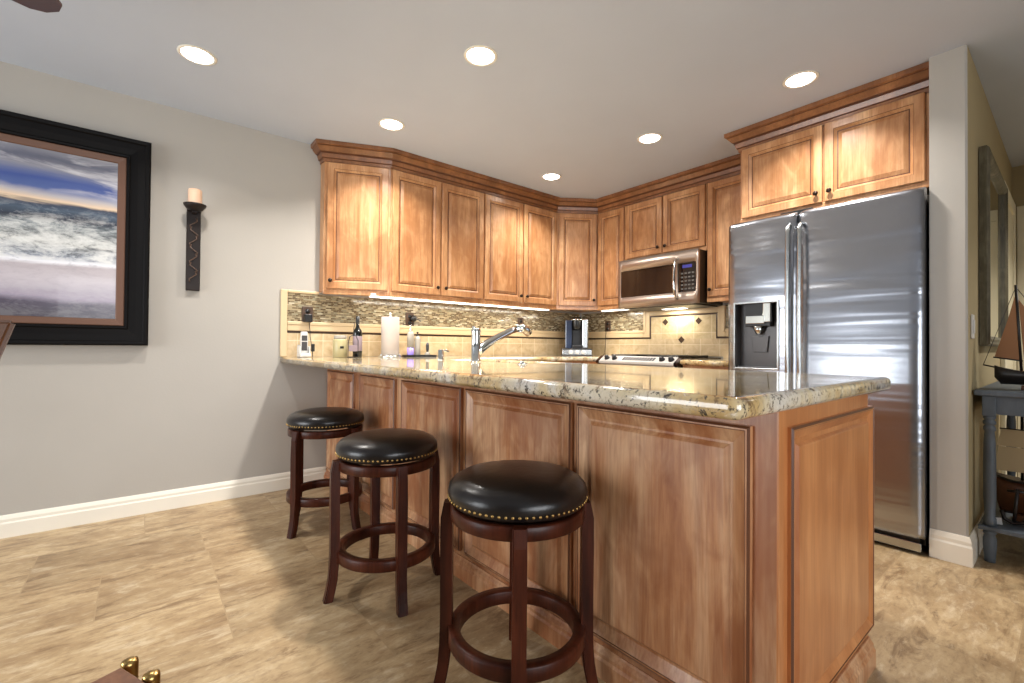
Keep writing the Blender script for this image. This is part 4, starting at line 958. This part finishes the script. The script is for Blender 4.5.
MB().box(-0.116, -0.050, -0.09, 0.10, 0.0, 0.29, 0.010).build('water_tank', plain('tinted_tank', lin(52, 62, 84), 0.08, coat=0.4), ck)
cc = MB(); cc.tube([(-3.09, YB - 0.0165, 1.185), (-3.088, YB - 0.03, 1.12), (-3.085, YB - 0.035, 1.05), (-3.087, YB - 0.04, 0.98), (-3.075, YB - 0.06, 0.935), (-3.06, YB - 0.10, 0.926)], 0.0028, 6)
tag(cc.build('power_cable', M['black']), 'thin black cord hanging from the outlet by the coffee maker', 'cord')

# ------------------------------------------------------------------ hall on the right
def casing(name, poly_boxes, mat, lab):
    mb = MB()
    for bx in poly_boxes: mb.box(*bx, 0.004)
    return struct(mb.build(name, mat), lab, 'door')
casing('door_2', [(-0.324, -0.300, 4.40, 4.49, 0, 2.12), (-0.324, -0.300, 5.13, 5.22, 0, 2.12), (-0.324, -0.300, 4.49, 5.13, 2.03, 2.12), (-0.324, -0.312, 4.49, 5.13, 0.005, 2.03)], M['cream'], 'cream door and casing on the hall side wall beyond the mirror')
casing('door_3', [(-0.30, -0.21, 5.275, 5.299, 0, 2.12), (0.60, 0.69, 5.275, 5.299, 0, 2.12), (-0.21, 0.60, 5.275, 5.299, 2.03, 2.12), (-0.21, 0.60, 5.285, 5.299, 0.005, 2.03)], M['cream'], 'cream door at the far end of the hall')
mi = thing('wall_mirror', 'tall mirror in a weathered frame on the hall wall above the console table', 'mirror', (-0.324, 3.86, 1.54), PI / 2)
mb = MB(); frame_mesh(mb, 0.50, 0.515, [(0, 0.002), (0, 0.030), (0.010, 0.040), (0.020, 0.036), (0.034, 0.040), (0.050, 0.028), (0.054, 0.018), (0.054, 0.004), (0, 0.002)]); mb.build('frame', M['mirrorframe'], mi)
MB().box(-0.4475, 0.4475, -0.018, -0.004, -0.4625, 0.4625).build('glass', M['mirror'], mi)
ls2 = thing('light_switch', 'white rocker light switch on the wall beside the mirror', 'light switch', (-0.3245, 3.115, 1.115), PI / 2)
MB().box(-0.036, 0.036, -0.007, 0, -0.058, 0.058, 0.003).build('cover_plate', M['whiteplastic'], ls2)
MB().box(-0.016, 0.016, -0.011, -0.0065, -0.033, 0.033, 0.002).build('rocker', M['whiteplastic'], ls2)

tx0, tx1, ty0, ty1 = -0.318, 0.06, 3.10, 4.30
ct = thing('console_table', 'grey painted console table with turned legs against the hall wall', 'table', (tx0, ty0, 0))
TW, TD = tx1 - tx0, ty1 - ty0
MB().box(0.0, TW, 0.0, TD, 0.786, 0.812, 0.006).build('table_top', M['greypaint'], ct)
mb = MB(); mb.box(0.030, TW - 0.03, 0.030, 0.050, 0.70, 0.786); mb.box(0.030, TW - 0.03, TD - 0.05, TD - 0.03, 0.70, 0.786); mb.box(0.030, 0.05, 0.05, TD - 0.05, 0.70, 0.786); mb.box(TW - 0.05, TW - 0.03, 0.05, TD - 0.05, 0.70, 0.786)
mb.build('apron', M['greypaint'], ct)
MB().box(0.012, TW - 0.008, 0.012, TD - 0.012, 0.150, 0.172, 0.005).build('lower_shelf', M['greypaint'], ct)
for lx in (0.050, TW - 0.05):
    for ly in (0.044, TD - 0.044):
        mb = MB(); mb.box(-0.023, 0.023, -0.023, 0.023, 0.690, 0.785, 0.003)
        mb.lathe([(0.0225, 0.690), (0.0225, 0.678), (0.016, 0.672), (0.023, 0.664), (0.023, 0.652), (0.016, 0.646), (0.022, 0.636), (0.022, 0.624), (0.017, 0.616), (0.021, 0.56), (0.0225, 0.45), (0.022, 0.30), (0.018, 0.215), (0.023, 0.205), (0.023, 0.173)], seg=20)
        mb.lathe([(0.023, 0.149), (0.023, 0.135), (0.018, 0.128), (0.024, 0.11), (0.024, 0.08), (0.020, 0.02), (0.019, 0.0)], seg=20)
        mb.build('leg', M['greypaint'], ct, (lx, ly, 0))

def hull_mesh(mb, L, Wd, H, mi_=0, sheer=0.03):
    N = 14; rows = []
    for i in range(N + 1):
        t = i / N; w = Wd / 2 * (math.sin(PI * min(1, t * 0.85 + 0.10)) ** 0.7); z1 = H + sheer * (2 * t - 1) ** 2; x = L * (t - 0.5)
        k = 0.0 if 0.06 < t < 0.97 else 0.5
        rows.append([(x, -w, z1), (x, -w * 0.85, H * 0.55), (x, -w * 0.35, H * (0.12 + k)), (x, 0, H * (0.0 + k)), (x, w * 0.35, H * (0.12 + k)), (x, w * 0.85, H * 0.55), (x, w, z1)])
    V = [[mb.bm.verts.new(p) for p in r] for r in rows]
    for A, B in zip(V, V[1:]):
        for j in range(6): mb.face([A[j], B[j], B[j + 1], A[j + 1]], mi_, True)
        mb.face([A[6], B[6], B[0], A[0]], mi_)
    mb.face(V[0], mi_); mb.face(V[-1][::-1], mi_)
def sail(mb, pts, th=0.004, bulge=0.0):
    a = [mb.bm.verts.new((x, y - th / 2, z)) for x, y, z in pts]; b = [mb.bm.verts.new((x, y + th / 2, z)) for x, y, z in pts]
    n = len(pts); mb.face(a); mb.face(b[::-1])
    for i in range(n): mb.face([a[(i + 1) % n], a[i], b[i], b[(i + 1) % n]])
sx, sy, sz = -0.115, 3.33, 0.8125
s1 = thing('model_sailboat', 'model sailboat with a rust brown sail on top of the console table', 'model ship', (sx, sy, sz))
mb = MB(); hull_mesh(mb, 0.30, 0.085, 0.062); mb.build('hull', M['hullblack'], s1, (0, 0, 0.022))
mb = MB(); mb.box(-0.10, 0.12, -0.025, 0.025, 0.083, 0.090, 0.002); mb.build('deck', M['hull'], s1)
MB().box(-0.06, 0.06, -0.03, 0.03, 0.0, 0.020, 0.003).build('stand', M['hull'], s1)
MB().tube([(-0.060, 0, 0.085), (-0.078, 0, 0.51)], 0.0055, 8).build('mast', M['hullblack'], s1)
mb = MB(); mb.tube([(-0.155, 0, 0.155), (-0.055, 0, 0.138)], 0.004, 6); mb.build('boom', M['hullblack'], s1)
mb = MB(); mb.tube([(-0.13, 0, 0.100), (-0.19, 0, 0.115)], 0.004, 6); mb.build('bowsprit', M['hullblack'], s1)
mb = MB(); sail(mb, [(-0.150, 0, 0.158), (-0.066, 0, 0.142), (-0.080, 0, 0.46), (-0.105, 0, 0.34)]); mb.build('mainsail', M['sail_red'], s1)
mb = MB(); sail(mb, [(-0.052, 0.004, 0.15), (0.10, 0.004, 0.12), (-0.070, 0.004, 0.44)]); mb.build('foresail', M['sail_red'], s1)
mb = MB(); mb.tube([(-0.078, 0, 0.50), (0.14, 0, 0.10)], 0.0015, 5); mb.tube([(-0.078, 0, 0.50), (-0.19, 0, 0.115)], 0.0012, 5); mb.build('rigging', M['hullblack'], s1)

hx, hy, hz = -0.115, 3.36, 0.1725
s2_ = thing('tall_ship_model', 'larger model sailing ship with tan sails on the lower shelf of the console table', 'model ship', (hx, hy, hz))
mb = MB(); hull_mesh(mb, 0.31, 0.12, 0.17, 0, 0.02); mb.build('hull', M['hull'], s2_, (0, 0, 0.022))
MB().box(-0.09, 0.09, -0.045, 0.045, 0.0, 0.030, 0.003).build('stand', M['hull'], s2_)
mb = MB(); mb.tube([(-0.165, -0.02, 0.212), (-0.10, -0.064, 0.196), (0.0, -0.070, 0.190), (0.10, -0.06, 0.196), (0.15, -0.03, 0.208)], 0.006, 6); mb.build('gunwale', M['hullblack'], s2_)
MB().tube([(-0.06, 0, 0.18), (-0.06, 0, 0.505)], 0.006, 8).build('mast', M['hullblack'], s2_)
MB().tube([(0.06, 0, 0.18), (0.06, 0, 0.50)], 0.006, 8).build('mast', M['hull'], s2_)
for mx in (-0.06, 0.06):
    for z in (0.44, 0.36):
        MB().tube([(mx - 0.075, -0.012, z), (mx + 0.055, -0.012, z)], 0.0035, 6).build('yard', M['hullblack'], s2_)
    mb = MB(); sail(mb, [(mx - 0.085, -0.018, 0.355), (mx + 0.055, -0.018, 0.355), (mx + 0.050, -0.016, 0.438), (mx - 0.068, -0.016, 0.438)]); mb.build('topsail', M['sail_tan'], s2_)
    mb = MB(); sail(mb, [(mx - 0.095, -0.020, 0.232), (mx + 0.055, -0.020, 0.236), (mx + 0.052, -0.016, 0.352), (mx - 0.078, -0.016, 0.352)]); mb.build('mainsail', M['sail_tan'], s2_)
for i in range(3): MB().lathe([(0, -0.009), (0.007, -0.006), (0.009, 0), (0.007, 0.006), (0, 0.009)], (-0.03 + 0.045 * i, -0.035, 0.222), 12).build('brass_ball', M['brass'], s2_)
an = thing('anchor_ornament', 'black ship anchor ornament on the lower shelf in front of the model ship', 'ornament', (-0.195, 3.215, 0.1725))
MB().tube([(0, 0.0, 0.012), (0.012, 0.012, 0.175)], 0.007, 8).build('shank', M['hullblack'], an)
MB().tube([(-0.04, 0, 0.065), (-0.03, 0, 0.026), (0, 0, 0.011), (0.03, 0, 0.022), (0.05, 0, 0.055)], 0.0085, 8).build('arms', M['hullblack'], an)
MB().tube([(-0.022, 0.011, 0.16), (0.045, 0.011, 0.165)], 0.006, 8).build('stock', M['hullblack'], an)
mb = MB(); mb.prism_xz([(-0.018, 0), (0.018, 0.004), (0.014, 0.036), (-0.016, 0.030)], -0.002, 0.002)
tag(mb.build('paper_tag', M['whiteplastic'], None, (-0.247, 3.180, 0.1725)), 'small white tag leaning at the left end of the lower shelf', 'tag')

# ------------------------------------------------------------------ dining area bits at the frame edge
sdt = thing('side_table', 'low brown wooden table with brass posts at the bottom left of the photo', 'table', (-1.027, -0.018, 0), math.radians(24))
MB().box(0.0, 0.36, -0.62, 0.0, 0.415, 0.450, 0.003).build('table_top', M['brownbox'], sdt)
for px, py in ((-0.004, 0.0135), (0.066, 0.0135), (-0.004, -0.6335), (0.066, -0.6335)):
    MB().lathe([(0.0125, 0.0), (0.0125, 0.446), (0.0115, 0.451), (0.007, 0.4535), (0, 0.454)], seg=20).build('post', M['brass'], sdt, (px, py, 0))
for px, py in ((0.32, -0.04), (0.32, -0.58)):
    MB().box(px - 0.02, px + 0.02, py - 0.02, py + 0.02, 0, 0.4145, 0.003).build('leg', M['brownbox'], sdt)

dc = thing('dining_chair', 'brown wooden dining chair whose back corner shows at the left edge of the photo', 'chair', (-1.293, -0.492, 0), PI)
def rail_curve(mb, pts, w, h): mb.tube(pts, h, 8)
mb = MB(); mb.prism([(-0.22, -0.20), (0.22, -0.22), (0.22, 0.22), (-0.22, 0.20)], 0.43, 0.465, 0.008); mb.build('seat', M['chairwood'], dc)
for px, py in ((-0.19, -0.17), (-0.19, 0.17), (0.19, -0.19)):
    MB().box(px - 0.018, px + 0.018, py - 0.018, py + 0.018, 0, 0.4295, 0.004).build('leg', M['chairwood'], dc)
MB().box(0.172, 0.208, 0.172, 0.208, 0, 0.4295, 0.004).build('leg', M['chairwood'], dc)
for py in (-0.195, 0.195):
    MB().tube([(0.20, py, 0.466), (0.215, py, 0.70), (0.245, py, 0.90), (0.27, py, 1.02)], [0.018, 0.017, 0.016, 0.016], 10).build('back_post', M['chairwood'], dc)
mb = MB()
TR = [(0.232, -0.245), (0.275, -0.245), (0.275, 0.245), (0.232, 0.245)]
mb.prism_xz([(0, 0), (1, 0), (1, 1)], 0, 1); mb.bm.free(); mb = MB()
a = [mb.bm.verts.new(p) for p in ((0.240, -0.225, 0.90), (0.275, -0.225, 0.90), (0.275, 0.225, 0.90), (0.240, 0.225, 0.90), (0.262, -0.265, 1.052), (0.292, -0.265, 1.052), (0.292, 0.265, 1.052), (0.262, 0.265, 1.052))]
for qd in ((0, 3, 2, 1), (4, 5, 6, 7), (0, 1, 5, 4), (1, 2, 6, 5), (2, 3, 7, 6), (3, 0, 4, 7)): mb.face([a[i] for i in qd])
bmesh.ops.bevel(mb.bm, geom=mb.bm.edges[:], offset=0.009, segments=3, affect='EDGES')
mb.build('crest_rail', M['chairwood'], dc)
for py in (-0.10, 0.0, 0.10): MB().tube([(0.205, py, 0.466), (0.22, py, 0.70), (0.25, py, 0.905)], 0.010, 8).build('spindle', M['chairwood'], dc)

fan = thing('ceiling_fan', 'dark wooden ceiling fan whose blade tip shows at the top left of the photo', 'ceiling fan', (-1.870, -0.625, HC))
MB().lathe([(0.07, -0.001), (0.07, -0.03), (0.02, -0.06), (0.014, -0.06), (0.014, -0.16), (0.09, -0.18), (0.11, -0.24), (0.08, -0.30), (0.05, -0.33), (0, -0.335)], seg=32).build('motor', M['darkiron'], fan)
for k in range(5):
    a = math.radians(140) + k * 2 * PI / 5
    mb = MB(); P = [(0.16, -0.055), (0.42, -0.085), (0.49, -0.086), (0.535, -0.068), (0.562, -0.03), (0.566, 0.02), (0.545, 0.060), (0.50, 0.084), (0.42, 0.085), (0.16, 0.055)]
    mb.prism(P, -0.262, -0.252, 0.002); mb.box(0.08, 0.2, -0.015, 0.015, -0.252, -0.246)
    mb.build('blade', M['fanwood'], fan, (0, 0, 0), a)

# ------------------------------------------------------------------ patio beyond the glazed opening (seen only in reflections)
struct(MB().box(-5.5, 5, -7.5, -3.3, -0.12, -0.01).build('patio_ground', M['patio']), 'concrete patio outside the glazed door', 'ground')
hb = bmesh.new(); bmesh.ops.create_icosphere(hb, subdivisions=4, radius=0.5)
for v in hb.verts:
    n = math.sin(v.co.x * 23) * math.sin(v.co.y * 19 + 1) * math.sin(v.co.z * 21 + 2)
    v.co *= 1 + 0.10 * n + random.uniform(-0.03, 0.03)
    v.co.x *= 1.2; v.co.z = max(-0.44, v.co.z) + 0.44
me = bpy.data.meshes.new('shrub'); hb.to_mesh(me); hb.free(); me.materials.append(M['leaf'])
o = bpy.data.objects.new('shrub', me); COL.objects.link(o); o.location = (-1.9, -4.4, -0.01)
tag(o, 'green shrub outside the glazed door mirrored in the refrigerator', 'shrub')
